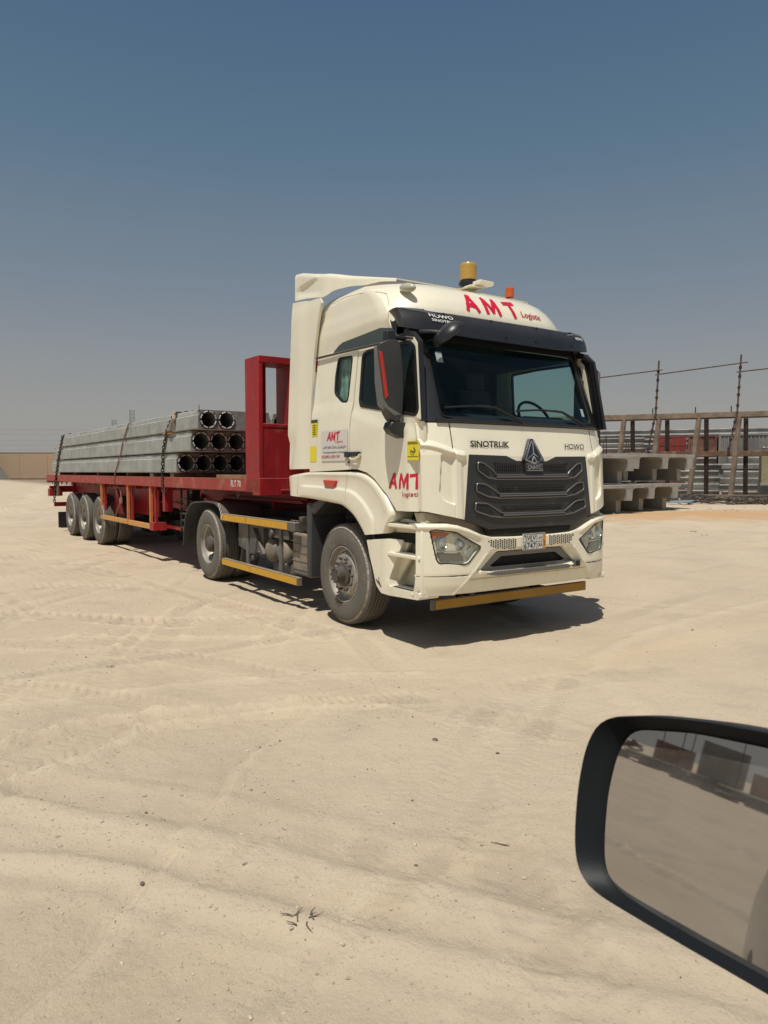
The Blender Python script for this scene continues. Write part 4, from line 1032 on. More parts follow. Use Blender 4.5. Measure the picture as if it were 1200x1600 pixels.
# --- door mirrors
for s in (-1, 1):
    q = lambda pts: [(-y*.9+.02 if s > 0 else y, z) for y, z in pts]
    O = [(-1.285,2.77),(-1.255,2.68),(-1.235,2.50),(-1.235,2.17),(-1.255,2.08),(-1.33,2.045),(-1.42,2.15),(-1.50,2.21),(-1.545,2.38),(-1.555,2.68),(-1.52,2.70),(-1.40,2.765)]
    mb = MB(); mb.prism(roundpoly(q(O), .03, 3), 'x', .98, 1.10)
    for v in mb.bm.verts:
        if v.co.x > 1.05: v.co.y = s*1.36+(v.co.y-s*1.36)*.95
        elif abs(v.co.y) > 1.38: v.co.y = s*(1.38+(abs(v.co.y)-1.38)*.42)
    hs = mb.build('door_mirror', 'dark' if s < 0 else 'dark', truck, bevel=.02, seg=3)
    mb = MB(); mb.prism(q([(-1.50,2.655),(-1.465,2.65),(-1.40,2.27),(-1.435,2.235)]), 'x', 1.09, 1.106); mb.build('side_marker', 'redlens', hs, bevel=.004) if s < 0 else mb.bm.free()
    mb = MB(); mb.prism(q([(-1.553,2.69),(-1.522,2.70),(-1.45,2.25),(-1.40,2.18),(-1.25,2.11),(-1.33,2.10),(-1.49,2.20),(-1.545,2.38)]), 'x', .965, 1.102)
    for v in mb.bm.verts:
        if v.co.x < 1.05 and abs(v.co.y) > 1.38: v.co.y = s*(1.382+(abs(v.co.y)-1.38)*.42)
    mb.build('mirror_rim', mat('mirror_grey_trim', (.16,.16,.155), .5, dust=.2), hs, bevel=.006)
    mb = MB(); mb.prism(inset(q([(-1.29,2.72),(-1.26,2.2),(-1.33,2.1),(-1.49,2.25),(-1.53,2.66)]), 0), 'x', .960, .966)
    for v in mb.bm.verts:
        if abs(v.co.y) > 1.36: v.co.y = s*(1.36+(abs(v.co.y)-1.36)*.42)
    mb.build('reflector', 'mirror', hs)
    mb = MB(); mb.prism(q([(-1.30,2.74),(-1.40,2.74),(-1.395,2.85),(-1.31,2.85)]), 'x', 1.0, 1.08); mb.build('mirror_top_post', 'black', hs, bevel=.01)
    mb = MB(); mb.prism(q([(-1.17,2.045),(-1.17,1.93),(-1.22,1.90),(-1.35,1.945),(-1.385,1.99),(-1.36,2.05)]), 'x', .98, 1.10); mb.prism(q([(-1.25,2.12),(-1.36,2.12),(-1.33,2.03),(-1.24,2.03)]), 'x', 1.0, 1.07)
    mb.build('mirror_arm', 'black', hs, bevel=.015)
    mb = MB(); mb.tube([(1.04, s*1.36, 2.78), (1.03, s*1.28, 2.80), (1.02, s*1.17, 2.80)], .02, 8); mb.build('upper_mirror_arm', 'black', hs)

# --- bumper
HL = [(1.15,1.085),(1.108,1.098),(.928,1.070),(.652,.925),(.79,.785),(.83,.772),(1.078,.796),(1.10,.832)]
INT = [(-.645,.70),(-.44,.868),(.44,.868),(.645,.70),(.47,.675),(-.47,.675)]
TOPZ = [(0,.995),(.28,.998),(.52,1.008),(.63,1.032),(.78,1.092),(.9,1.13),(1.0,1.145),(1.26,1.148)]
def slash(a, z):  # distance outside the V fold line from (.56,.86) down to (.90,.50)
    return ((a-.56)*.36-(.86-z)*.34)/math.hypot(.36, .34)
def bump_x(y, z):
    a = abs(y); x = FX(y, z)
    x -= .035*smooth((sdist(a, z, HL)+.002)/.012)
    sl = slash(a, z)
    if z < .90: x -= .030*smooth(-sl/.015)*smooth((.90-z)/.05)                        # centre section set back
    x += .012*smooth((sl+.0)/.02)*smooth((.03-sl)/.03)*(z < .86)
    if z < .90 and sl < 0: x -= .075*smooth((sdist(y, z, INT)+.002)/.012)
    x += .035*smooth((.72-z)/.02)*smooth((z-.655)/.02)*smooth((.70-a)/.05)            # ledge under the intake
    x -= .010*smooth((.006-abs(z-(.665-.02*(a > .7))))/.004)*(1 if a > .3 else .8)*0
    zs = .675 if a > .78 else .630
    x -= .012*smooth((.007-abs(z-zs))/.005)
    x -= .05*smooth((.60-z)/.12)*.3                                                     # tuck in towards the bottom
    x -= .02*smooth((.012-(lerp(a, TOPZ)-z))/.012)
    x += .018*smooth((a-.62)/.1)*smooth((lerp(a, TOPZ)-.0-z)/.03)*smooth((z-(lerp(a, TOPZ)-.075))/.04)
    return x
ub = sorted(set([round(v, 4) for v in np.linspace(-1.245, 1.245, 250)]))
bm = grid_bm(ub, lambda y: (.50+.0*abs(y), lerp(abs(y), TOPZ)), 96, lambda y, z: Vector((bump_x(y, z), y, z)), rim=lambda p: (p.x-(.03 if .52 < p.z < 1.12 and abs(p.y) > 1.2 else .12), p.y*.985, p.z-.01 if p.z > .9 else p.z+.01))
bumper = finish('bumper', bm, 'creamlow', truck, ang=30)
for s in (-1, 1):   # side return
    mb = MB()
    mb.prism([(1.31,.48),(1.345,.50),(1.345,1.12),(1.335,1.14),(1.31,1.12)], 'y', s*1.10, s*1.215); mb.build('bumper_end', 'creamlow', bumper, bevel=.012)
for s in (-1, 1):
    mb = MB(); mb.tube([(bump_x(s*a_, z_)+.006, s*a_, z_) for a_, z_ in [(1.235,.675),(1.1,.675),(.95,.675),(.80,.672)]], .0025, 5); mb.build('bumper_seam', 'seam', bumper)
# opening above the bumper, dark mesh and ledge in shade-dimmed cream
mb = MB(); bm = grid_bm(list(np.linspace(-1.15, 1.15, 40)), lambda y: (.95, 1.30), 6, lambda y, z: Vector((FX(y, z)-.13, y, z))); mb.bm.free()
finish('inner_panel', bm, 'creamin', truck)
P = [(-.60,1.105),(.60,1.105),(.55,1.025),(-.55,1.025)]
q_ = finish('lower_grille', sheet_bm(P, gx(-.045), .02, (-1,0,0), (), .1, 0), 'mesh', truck)
mb = MB()
for k in range(60):
    y = -.55+k*1.10/59; mb.bar((FX(y,1.06)-.042, y-.010, 1.03), (FX(y,1.06)-.042, y+.010, 1.09), .004); mb.bar((FX(y,1.06)-.042, y+.010, 1.03), (FX(y,1.06)-.042, y-.010, 1.09), .004)
mb.build('grille_lattice', 'grille', q_)
for s in (-1,1): mb = MB(); mb.prism([(1.36,1.15),(1.20,1.15),(1.15,1.24),(1.30,1.24)], 'y', s*.62, s*1.16); mb.build('bumper_ledge', 'creamin', truck, bevel=.01)
# intake: grey frame and honeycomb
IN2 = [(-.50,.735),(-.36,.815),(.36,.815),(.50,.735),(.46,.722),(-.46,.722)]
fr = finish('intake_frame', sheet_bm(inset(INT, .012), lambda y, z: (FX(y, z)-.055, y, z), .02, (-1,0,0), [IN2], .1, 0), 'trim', bumper, bevel=.006)
bk = finish('intake_mesh', sheet_bm(INT, lambda y, z: (FX(y, z)-.098, y, z), .004, (-1,0,0), (), .1, 0), 'mesh', bumper)
mb = MB()
for i in range(48):
    for j in range(5):
        y = -.48+i*.0205; z = .728+j*.019+(.0095 if i % 2 else 0)
        if sdist(y, z, IN2) > .004: mb.tube([(FX(y, z)-.085, y+.0105*math.cos(t), z+.0095*math.sin(t)) for t in [k*math.pi/3 for k in range(6)]], .0016, 4, closed=True)
mb.build('honeycomb', 'grille', bk)
mb = MB(); mb.prism([(-.60,.668),(-.50,.69),(.47,.69),(.50,.672),(.46,.652),(-.48,.652)], 'x', FX(0,.68)-.0, FX(0,.68)+.045); st_ = mb.build('step_tread', 'trim', bumper, bevel=.008)
mb = MB()
for k in range(26):
    mb.box((1.515, -.46+k*.036, .690), (1.535, -.445+k*.036, .694))
mb.build('tread_studs', 'silver', st_)
mb = MB(); mb.box((FX(.62,.7)-.02, .575, .655), (FX(.62,.7)+.022, .655, .725)); mb.build('tow_eye_cover', 'trim', bumper, bevel=.004)
mb = MB(); mb.box((FX(.62,.7)+.022, .588, .668), (FX(.62,.7)+.025, .642, .712)); mb.build('tow_eye', 'rubber', bumper)
# perforated panels either side of the plate: dark hexagonal holes
for s in (-1, 1):
    mb = MB(); PP = [(.215,.99),(.60,.995),(.52,.895),(.215,.885)] if s > 0 else [(-.215,.99),(-.60,.985),(-.52,.90),(-.30,.875),(-.215,.875)]
    for i in range(14):
        for j in range(8):
            y = s*(.23+i*.0275); z = .885+j*.0165+(.00825 if i % 2 else 0)
            if sdist(y, z, PP) > .006:
                pl_ = [(y+.0115*math.cos(t), z+.0062*math.sin(t)) for t in [k*math.pi/3 for k in range(6)]]
                x = bump_x(y, z); mb.prism(pl_, 'x', x-.006, x+.0015)
    mb.build('air_holes', 'hole', bumper)
# licence plate
pb = MB(); pb.prism(roundpoly([(-.152,.862),(.152,.862),(.152,1.018),(-.152,1.018)], .01), 'x', 1.512, 1.522); lp = pb.build('licence_plate', 'plate', truck, bevel=.002)
mb = MB(); X0 = 1.5225
mb.box((X0, -.147, .938), (X0+.001, .108, .941)); mb.box((X0, .022, .868), (X0+.001, .025, 1.012))
mb.tube([(X0,-.147,.867),(X0,.147,.867),(X0,.147,1.013),(X0,-.147,1.013)], .0025, 4, closed=True); mb.build('plate_lines', 'blacktext', lp)
mb = MB(); mb.box((X0, .110, .868), (X0+.0015, .147, 1.012)); mb.build('plate_colour_band', 'plateor', lp)
def pm(y, z): return lambda u, v: (X0+.0015, y+u, z+v)
text('plate_text', '6747', lp, 'blacktext', pm(-.140, .874), .056, w=.155, bold=.008)
text('plate_text', 'JXA', lp, 'blacktext', pm(.034, .878), .048, w=.070, bold=.008)
text('plate_text', '\u0666\u0667\u0664\u0667', lp, 'blacktext', pm(-.140, .948), .054, w=.155, bold=.015)
text('plate_text', '\u0627 \u0635 \u062d', lp, 'blacktext', pm(.034, .952), .044, w=.070, bold=.015)
text('plate_text', 'KSA', lp, 'blacktext', lambda u, v: (X0+.003, .1335-v, .90+u), .013, w=.05, bold=.02)
# yellow strip under the bumper
mb = MB(); mb.prism([(-1.04,.345),(1.03,.345),(1.03,.44),(-1.04,.44)], 'x', 1.24, 1.275); us_ = mb.build('underrun_bar', 'greypart', truck, bevel=.006)
mb = MB(); mb.box((1.276, -1.0, .352), (1.279, 1.02, .432)); mb.build('reflective_strip', mat('shaded_yellow_strip', (.32,.17,.006), .5, var=.12, dust=.03), us_)  # strip yellow darkened; the bumper's shade is put into its colour
for y in (-.5, .5): mb = MB(); mb.box((1.0, y-.04, .37), (1.24, y+.04, .42)); mb.box((1.0, y-.04, .37), (1.06, y+.04, .8)); mb.build('bar_bracket', 'chassis', us_)

# --- headlights
for s in (-1, 1):
    hp = [(s*a, z) for a, z in HL]; hp = hp if s > 0 else hp[::-1]
    hr = roundpoly(hp, .02, 3)
    h_ = finish('headlight', sheet_bm(inset(hr, .004), lambda y, z: (FX(y, z)-.040, y, z), .01, (-1,0,0), (), .06, 0), mat('lamp_bowl', (.022,.024,.025), .25, metal=.3), truck)
    mb = MB(); mb.tube([(bump_x(y, z)*.0+FX(y, z)+.001, y, z) for y, z in inset(hr, .002)], .006, 6, closed=True); mb.build('lamp_frame', 'rubber', h_)
    for a, z, r in ((1.035, .975, .052), (.86, .955, .040)):
        a = a if True else a; y = s*a; mb = MB(); x0 = FX(y, z)-.036
        mb.lathe([(0,r*1.25),(.016,r*1.22),(.020,r*1.08),(.012,r*.98),(.010,r*.95)], 'x', (x0, y, z), 28, fn='open'); mb.build('lamp_ring', 'silver', h_)
        mb = MB(); mb.lathe([(.002,r*.95),(.012,r*.85),(.024,r*.55),(.028,0)], 'x', (x0, y, z), 24); mb.build('projector_lens', mat('projector_glass', (.55,.57,.56), .06, metal=.6), h_)
    def strip(nm, P, m_, off): 
        P = [(s*a, z) for a, z in P]; finish(nm, sheet_bm(P, lambda y, z: (FX(y, z)+off, y, z), .012, (-1,0,0), (), .06, 0), m_, h_, bevel=.002)
    strip('turn_signal', [(1.135,1.07),(1.06,1.072),(.97,1.055),(1.0,1.035),(1.12,1.025)], 'amber', -.014)
    strip('daylight_bar', [(.96,1.062),(.92,1.052),(.70,.935),(.79,.825),(.83,.85),(.755,.93),(.92,1.03)], mat('light_bar', (.42,.43,.42), .25, metal=.4), -.016)
    strip('lower_reflector', [(1.08,.885),(.86,.875),(.82,.80),(1.05,.81)], mat('lamp_reflector', (.24,.24,.235), .2, metal=.8), -.020)
    strip('lamp_divider', [(1.11,.905),(.83,.898),(.83,.888),(1.11,.893)], 'silver', -.010)
    finish('lens', sheet_bm(hr, lambda y, z: (FX(y, z)-.001, y, z), 0, (-1,0,0), (), .05, .05), 'lens', h_)

# --- fenders and steps
for s in (-1, 1):
    inn = [(-1.19,1.322),(-.7,1.305),(-.2,1.275),(.0,1.258),(.14,1.213),(.26,1.15),(.35,1.08),(.42,1.02),(.455,.985)]
    otr = [(-1.215,1.56),(-.72,1.60),(-.2,1.605),(.16,1.605),(.35,1.598),(.50,1.570),(.64,1.508),(.78,1.405),(.90,1.27),(.985,1.17)]
    otr2 = otr[:-1]+[(.93,1.20),(.84,1.09),(.80,1.025)]
    def even(P, N, sp_=True):
        P = spline(P, 10); D = [0]
        for a_, b_ in zip(P, P[1:]): D.append(D[-1]+math.hypot(b_[0]-a_[0], b_[1]-a_[1]))
        return [(float(np.interp(D[-1]*k/N, D, [p[0] for p in P])), float(np.interp(D[-1]*k/N, D, [p[1] for p in P]))) for k in range(N+1)]
    NA = 64; I_, O_ = even(inn, NA), even(otr2, NA)
    PROF = [(0,1.205),(.004,1.222),(.02,1.240),(.06,1.252),(.12,1.256),(.40,1.258),(.44,1.256),(.465,1.246),(.49,1.240),(.52,1.238),(.80,1.238),(.84,1.242),(.88,1.246),(.93,1.246),(.97,1.236),(.99,1.215),(1,1.19)]
    bm = bmesh.new(); cols = []
    for k in range(NA+1):
        (x0, z0), (x1, z1) = I_[k], O_[k]; g_ = smooth((x0+.95)/.12); c_ = []
        for t, y in PROF:
            yb = y if t < .02 or t > .95 else 1.246+(y-1.246)*g_
            e = .05*(1-min(1, k/3)) if k < 3 else 0
            c_.append(bm.verts.new((x0+(x1-x0)*t, s*(yb-e*.5), z0+(z1-z0)*t)))
        cols.append([bm.verts.new((x0, s*.93, z0))]+c_+[bm.verts.new((x1, s*1.0, z1))])
    for A_, B_ in zip(cols, cols[1:]):
        for j in range(len(A_)-1): bm.faces.new((A_[j], A_[j+1], B_[j+1], B_[j]))
    for A_ in (cols[0], cols[-1]): bm.faces.new(A_)
    fo = finish('front_fender', bm, 'cream', truck, ang=50)
    mb = MB(); mb.prism([(.76,1.03),(1.30,1.05),(1.30,1.13),(1.0,1.17),(.86,1.15)], 'y', s*1.12, s*1.0); mb.build('fender_filler', 'creamlow', fo)
    mb = MB()
    for xx, z0, z1 in ((-.95,1.33,1.585),(.12,1.225,1.602)): mb.tube([(xx, s*1.2545, z0+.01), (xx+.0, s*1.2575 if xx > 0 else s*1.2465, (z0+z1)/2), (xx+.02, s*1.246, z1-.012)], .0022, 4)
    mb.build('fender_joint', 'creamin', fo)
    mb = MB(); mb.prism([(-.335,1.515),(-.065,1.51),(-.11,1.445),(-.30,1.45)], 'y', s*1.225, s*1.266); mb.build('side_repeater', 'redlens', fo, bevel=.006)
    lowp = roundpoly([(.487,.94),(.82,.975),(1.0,.975),(.86,.60),(.88,.535),(1.345,.535),(1.345,.47),(.88,.448),(.74,.452),(.655,.52),(.60,.66),(.545,.78)], .02, 3)
    lf = finish('step_panel', sheet_bm(lowp, lambda x, z: (x, s*(1.238-.10*smooth((x-.80)/.28)*smooth((z-.56)/.05)), z), .22, (0,-s,0), (), .05, .05), 'creamlow', truck, bevel=.012)
    mb = MB(); mb.box((.80, s*1.02, .50), (1.34, s*1.035, 1.14)); mb.box((1.315, s*1.20, .48), (1.335, s*1.02, 1.16))
    mb.build('step_well', 'creamlow', truck)
    for z in (1.125, .855, .535):
        mb = MB(); mb.box((.84 if z < 1.1 else .80, s*1.235, z-.035), (1.335, s*1.03, z)); sp_ = mb.build('step', 'creamlow', truck, bevel=.008)
        mb = MB(); mb.box((.90, s*1.20, z+.001), (1.32, s*1.05, z+.004))
        for k in range(12): mb.box((.92+k*.033, s*1.19, z+.004), (.93+k*.033, s*1.06, z+.009))
        mb.build('tread_plate', mat('grey_tread', (.20,.195,.175), .7, dust=.5), sp_)
    mb = MB(); mb.prism([(.82,.60),(1.05,.97),(.82,1.0)], 'y', s*1.12, s*1.09); mb.prism([(.84,.54),(1.10,.84),(.84,.84)], 'y', s*1.13, s*1.10); mb.build('step_gusset', 'creamlow', truck)
    mb = MB()
    for x, z in ((1.308,.96),(1.308,.76)): mb.cyl((x, s*1.12, z), (x+.006, s*1.12, z), .018, 10)
    for x, z in ((1.22,1.0),(1.22,.80)): mb.cyl((x, s*1.034, z), (x, s*1.04, z), .02, 10)
    mb.build('step_hole', 'hole', truck)
    mb = MB(); mb.prism([(.80,1.0),(1.32,1.02),(1.33,1.10),(.82,1.10)], 'y', s*1.19, s*1.0) if False else mb.box((.5, s*1.15, .955), (1.28, s*.9, 1.03)); mb.build('step_backing', 'hole', truck)

mb = MB()
for k in range(7): mb.tube([(.66+.012*k, -1.2405, .575-.006*k+.012*math.sin(k*3)), (.675+.012*k, -1.241, .56-.008*k)], .0045, 4)
mb.tube([(.70,-1.241,.60),(.715,-1.2415,.54),(.74,-1.241,.525)], .003, 4); mb.build('scrape_mark', 'rust', truck)
# --- lettering and stickers on the right side
BRUSH = {'A': [[(0,0),(.18,.45),(.42,1),(.62,.95)],[(.42,1),(.66,.6),(1,0)],[(.05,.34),(.45,.38),(.78,.30)]],
 'M': [[(.06,0),(.0,.5),(.04,1)],[(.04,1),(.30,.55),(.52,.12)],[(.52,.12),(.66,.6),(.84,1)],[(.84,1),(.90,.5),(1,0)]],
 'T': [[(0,.90),(.5,.96),(1,1)],[(.52,.95),(.56,.5),(.66,0)]]}
def brush(name, ch, parent, mapf, h, w_, t=.040):
    """thick hand-painted capital made of flat strokes"""
    bm = bmesh.new()
    for si, st in enumerate(BRUSH[ch]):
        P = [Vector((u*w_, v*h)) for u, v in st]; Q = []
        for a, b_ in zip(P, P[1:]):
            for k in range(6): Q.append(a.lerp(b_, k/6))
        Q.append(P[-1]); L_ = []; R_ = []
        for i, q in enumerate(Q):
            d = (Q[min(i+1, len(Q)-1)]-Q[max(i-1, 0)]).normalized(); n = Vector((-d.y, d.x))*t*.5
            if i == 0: q = q-d*t*.25
            if i == len(Q)-1: q = q+d*t*.25
            e = .0004*si
            for arr, p in ((L_, q+n), (R_, q-n)):
                c = mapf(p.x, p.y); arr.append(bm.verts.new((c[0]+(e if name[0] == 'r' else 0), c[1]-(0 if name[0] == 'r' else e), c[2])))
        for i in range(len(Q)-1): bm.faces.new((L_[i], R_[i], R_[i+1], L_[i+1]))
    if name == 'door_letters': bmesh.ops.delete(bm, geom=[f for f in bm.faces if max(v.co.x for v in f.verts) > 1.336], context='FACES')
    return finish(name, bm, 'redtext', parent, flip=False)
def sm(x, z, off=.024): return lambda u, v: (x+u, -(SY(x+u, z+v)+off), z+v)
for ch, x_, w_ in (('A', .868, .105), ('M', 1.022, .145), ('T', 1.178, .115)): brush('door_letters', ch, truck, lambda u, v, x_=x_: (x_+u+v*.2, -(1.22+door_disp(x_+u+v*.2, 1.455+v)+.003), 1.455+v), .125, w_, .030)
text('door_letters', 'Logistic', truck, 'redtext2', lambda u, v: (1.07+u, -(1.22+door_disp(1.07+u, 1.37+v)+.003), 1.368+v), .055, w=.23, bold=.012)
mb = MB(); mb.box((-.40, -1.2455, 1.715), (.14, -1.2435, 2.03)); cp = mb.build('company_panel', mat('company_sticker', (.66,.63,.58), .5), truck)
for ch, x_, w_ in (('A', -.265, .065), ('M', -.185, .075), ('T', -.095, .065)): brush('company_letters', ch, cp, lambda u, v, x_=x_: (x_+u+v*.28, -1.248, 1.93+v), .080, w_, .019)
text('company_letters', 'Logistic', cp, 'redtext', sm(-.10, 1.895, .028), .028, w=.16, bold=.005)
def arab(s_): return s_
text('company_letters', '\u0634\u0631\u0643\u0629 \u0642\u0648\u0627\u0641\u0644 \u0627\u0644\u0645\u062f\u0646 \u0644\u0644\u0646\u0642\u0644\u064a\u0627\u062a', cp, 'blacktext', sm(-.36, 1.835, .028), .042, w=.48, bold=.01)
text('company_letters', 'Transportation company', cp, 'blacktext', sm(-.36, 1.790, .028), .026, w=.49, bold=.01)
text('company_letters', '0532280032 & 0500117547', cp, 'redtext2', sm(-.385, 1.745, .028), .030, w=.38, bold=.005)
for nm, x0, x1, z0, z1 in (('load_sticker', -.62,-.49,1.985,2.13), ('load_sticker', -.66,-.52,1.71,1.88), ('warning_sticker', 1.165,1.335,1.705,1.875)):
    mb = MB(); mb.box((x0, -SY(x0, z0)-.0215, z0), (x1, -SY(x0, z0)-.0195, z1)); sk = mb.build(nm, 'sticker', truck)
    if z0 > 1.9:
        mb = MB(); mb.box((x0-.01, -1.242, z1), (x1, -1.240, z1+.035)); mb.build('sticker_header', mat('green_header', (.03,.06,.02), .5), sk)
        mb = MB()
        for k in range(5): mb.box((x0+.02, -1.2435, z0+.02+k*.024), (x1-.02, -1.2425, z0+.026+k*.024))
        mb.box((x0+.055, -1.2435, z0+.01), (x0+.062, -1.2425, z1-.01)); mb.build('sticker_print', 'blacktext', sk)
    if x0 > 1:
        mb = MB(); y = -SY(x0, z0)-.0225
        mb.box((x0+.01, y-.001, z1-.028), (x1-.01, y, z1-.024)); mb.box((x0+.01, y-.001, z0+.03), (x1-.01, y, z0+.034))
        mb.tube([(x0+.055, y, 1.79), (x0+.10, y, 1.775), (x0+.125, y, 1.79), (x0+.10, y, 1.815)], .005, 5); mb.tube([(x0+.085+.04*math.cos(t), y, 1.79+.04*math.sin(t)) for t in np.linspace(3.3, 6.1, 8)], .0015, 4)
        for k in range(9): mb.box((x0+.015+k*.016, y-.001, z1-.02), (x0+.024+k*.016, y, z1-.008))
        mb.build('sticker_print', 'blacktext', sk)
# lettering on the roof brow
def rm(y0, z0, off=.005): return lambda u, v: (roof_x(y0+u, z0+v)+off+.0, y0+u, z0+v+.004)
for ch, y_, w_ in (('A', -.375, .145), ('M', -.125, .175), ('T', .16, .145)): brush('roof_letters', ch, truck, rm(y_, 3.165), .165, w_)
text('roof_letters', 'Logistic', truck, 'redtext2', rm(.36, 3.165), .085, w=.29, bold=.01)

# ------------------------------------------------------------------ flatbed trailer (turned slightly about the kingpin)
TY = .0231; KX = -3.457
tq = Matrix.Translation((KX, 0, 0)) @ Matrix.Rotation(TY, 4, 'Z') @ Matrix.Translation((-KX, 0, 0))
def tw(x, y, z): return tq @ Vector((x, y, z))
trailer = thing('flatbed_trailer', 'long red three axle flatbed trailer with solid front headboard, carrying the concrete slabs', 'trailer', tuple(tq.translation), (0, 0, TY))
XR = -15.9
mb = MB()
for s in (-1, 1):
    y = s*1.25; yi = s*1.17
    mb.box((XR, min(y, s*1.235), 1.345), (-2.1, max(y, s*1.235), 1.51)); mb.box((XR, min(y, yi), 1.495), (-2.5, max(y, yi), 1.512)); mb.box((XR, min(y, yi), 1.343), (-2.1, max(y, yi), 1.358))
mb.box((XR-.05, -1.25, 1.30), (XR, 1.25, 1.51))
mb.build('side_rail', 'redbed', trailer, bevel=.006)
mb = MB(); mb.box((XR+.01, -1.22, 1.47), (-2.5, 1.22, 1.49))
for k in range(26): mb.box((XR+.3+k*.5, -1.16, 1.36), (XR+.36+k*.5, 1.16, 1.468))
mb.build('deck', 'red', trailer)
mb = MB()
for s in (-1, 1):
    mb.prism([(XR+.1,1.0),(-7.0,.90),(-5.6,.95),(-5.0,1.18),(-2.2,1.20),(-2.2,1.335),(XR+.1,1.335)], 'y', s*.50-.01, s*.50+.01)
    mb.box((XR+.1, s*.5-.07, .99), (-7, s*.5+.07, 1.01)); mb.box((-7, s*.5-.07, .89), (-5.6, s*.5+.07, .91)); mb.box((-5, s*.5-.07, 1.17), (-2.2, s*.5+.07, 1.19))
for k in range(12): mb.box((XR+.5+k*1.1, -.48, 1.05), (XR+.56+k*1.1, .48, 1.25))
mb.box((-4.9, -.6, 1.195), (-2.2, .6, 1.21))
mb.build('main_beam', 'red', trailer)
# headboard
mb = MB()
for s in (-1, 1):
    a, b_ = sorted((s*1.25, s*1.235)); mb.box((-2.5, a, 1.34), (-2.09, b_, 3.06))
    a, b_ = sorted((s*1.235, s*1.19)); mb.box((-2.12, a, 1.34), (-2.09, b_, 3.06))
    a, b_ = sorted((s*1.235, s*.96)); mb.box((-2.50, a, 1.345), (-2.475, b_, 3.055))
    a, b_ = sorted((s*.80, s*.60)); mb.box((-2.5, a, 1.35), (-2.10, b_, 3.0))
    a, b_ = sorted((s*.12, s*.0)); mb.box((-2.5, a, 1.35), (-2.1, b_, 3.0))
mb.box((-2.5, -1.245, 2.98), (-2.085, 1.245, 3.065)); mb.box((-2.14, -1.234, 1.345), (-2.10, 1.234, 2.20)); mb.box((-2.5, -1.232, 2.17), (-2.092, 1.232, 2.215))
mb.box((-2.3, -1.249, 1.30), (-2.085, 1.249, 1.52)); mb.box((-2.12, -.4, 2.2), (-2.1, .4, 3.0))
mb.bar((-2.09,-.95,1.36),(-2.09,-.75,1.36),.03)
hb = mb.build('headboard', 'red', trailer, bevel=.006)
text('rail_letters', 'FLT 70', trailer, 'white', lambda u, v: (-2.98+u, -1.2525, 1.40+v), .085, w=.32, bold=.01)
# underframe rack on the right and left
for s in (-1, 1):
    y0, y1 = s*1.235, s*1.19
    def bx(mb, x0, z0, x1, z1, ya=y0, yb=y1): mb.box((x0, min(ya, yb), z0), (x1, max(ya, yb), z1))
    for x in (-10.02, -8.03, -6.62): mb = MB(); bx(mb, x-.035, .66, x+.04, 1.343); mb.build('rack_post', 'orange', trailer, bevel=.004)
    mb = MB(); bx(mb, -10.06, .58, -8.05, .672); bx(mb, -8.0, .575, -6.57, .668); mb.build('rack_rail', 'orangey', trailer, bevel=.005)
    for x in (-9.93, -7.93, -6.5): mb = MB(); bx(mb, x-.02, .66, x+.06, 1.343, s*1.188, s*1.15); mb.build('rack_brace', 'red', trailer)
    mb = MB()
    mb.box((-10.0, min(s*.56, s*.6), .70), (-8.1, max(s*.56, s*.6), 1.34)); mb.prism([(-9.95,.7),(-9.1,.7),(-9.7,1.3)], 'y', s*1.0, s*.96)
    mb.box((-6.64, min(s*1.24, s*1.0), .56), (-6.42, max(s*1.24, s*1.0), .70)); mb.box((-6.5, min(s*1.0, s*.95), .60), (-4.7, max(s*1.0, s*.95), .66))
    bx(mb, -6.05, .92, -5.93, 1.34, s*1.19, s*1.05)
    for x in (-9.9, -8.0, -6.55): mb.box((x-.03, -.0+min(s*1.2, s*.5), 1.27), (x+.03, max(s*1.2, s*.5), 1.34))
    mb.build('rack_frame', 'red', trailer)
    # landing leg
    mb = MB(); mb.box((-5.35, min(s*.98, s*.84), .55), (-5.20, max(s*.98, s*.84), 1.30)); mb.box((-5.42, min(s*1.02, s*.8), .50), (-5.13, max(s*1.02, s*.8), .55)); mb.bar((-5.27, s*.9, .7), (-5.9, s*.52, 1.2), .05)
    for k in range(5): mb.box((-5.42, min(s*1.1, s*.99), .66+k*.12), (-5.12, max(s*1.1, s*.99), .69+k*.12))
    mb.box((-5.43, min(s*1.1,s*1.07), .6),(-5.40,max(s*1.1,s*1.07),1.3)); mb.box((-5.13, min(s*1.1,s*1.07), .6),(-5.10,max(s*1.1,s*1.07),1.3))
    mb.build('landing_leg', 'chassis', trailer)
    mb = MB()
    for k in range(22):
        x = XR+.35+k*.6
        mb.tube([(x-.04, s*1.16, 1.345), (x-.04, s*1.16, 1.29), (x, s*1.17, 1.265), (x+.04, s*1.16, 1.29), (x+.04, s*1.16, 1.345)], .009, 5)
    mb.build('lashing_ring', 'greypart', trailer)
mb = MB(); mb.tube([(-9.2,-1.18,1.30),(-8.6,-1.2,1.27),(-8.55,-1.2,1.0),(-8.85,-1.2,.85),(-9.05,-1.21,.60)], .013, 6); mb.lathe([(-.06,0),(-.05,.035),(.05,.035),(.06,0)], 'z', (-8.58,-1.2,1.02), 10); mb.build('air_hose', 'rope', trailer)
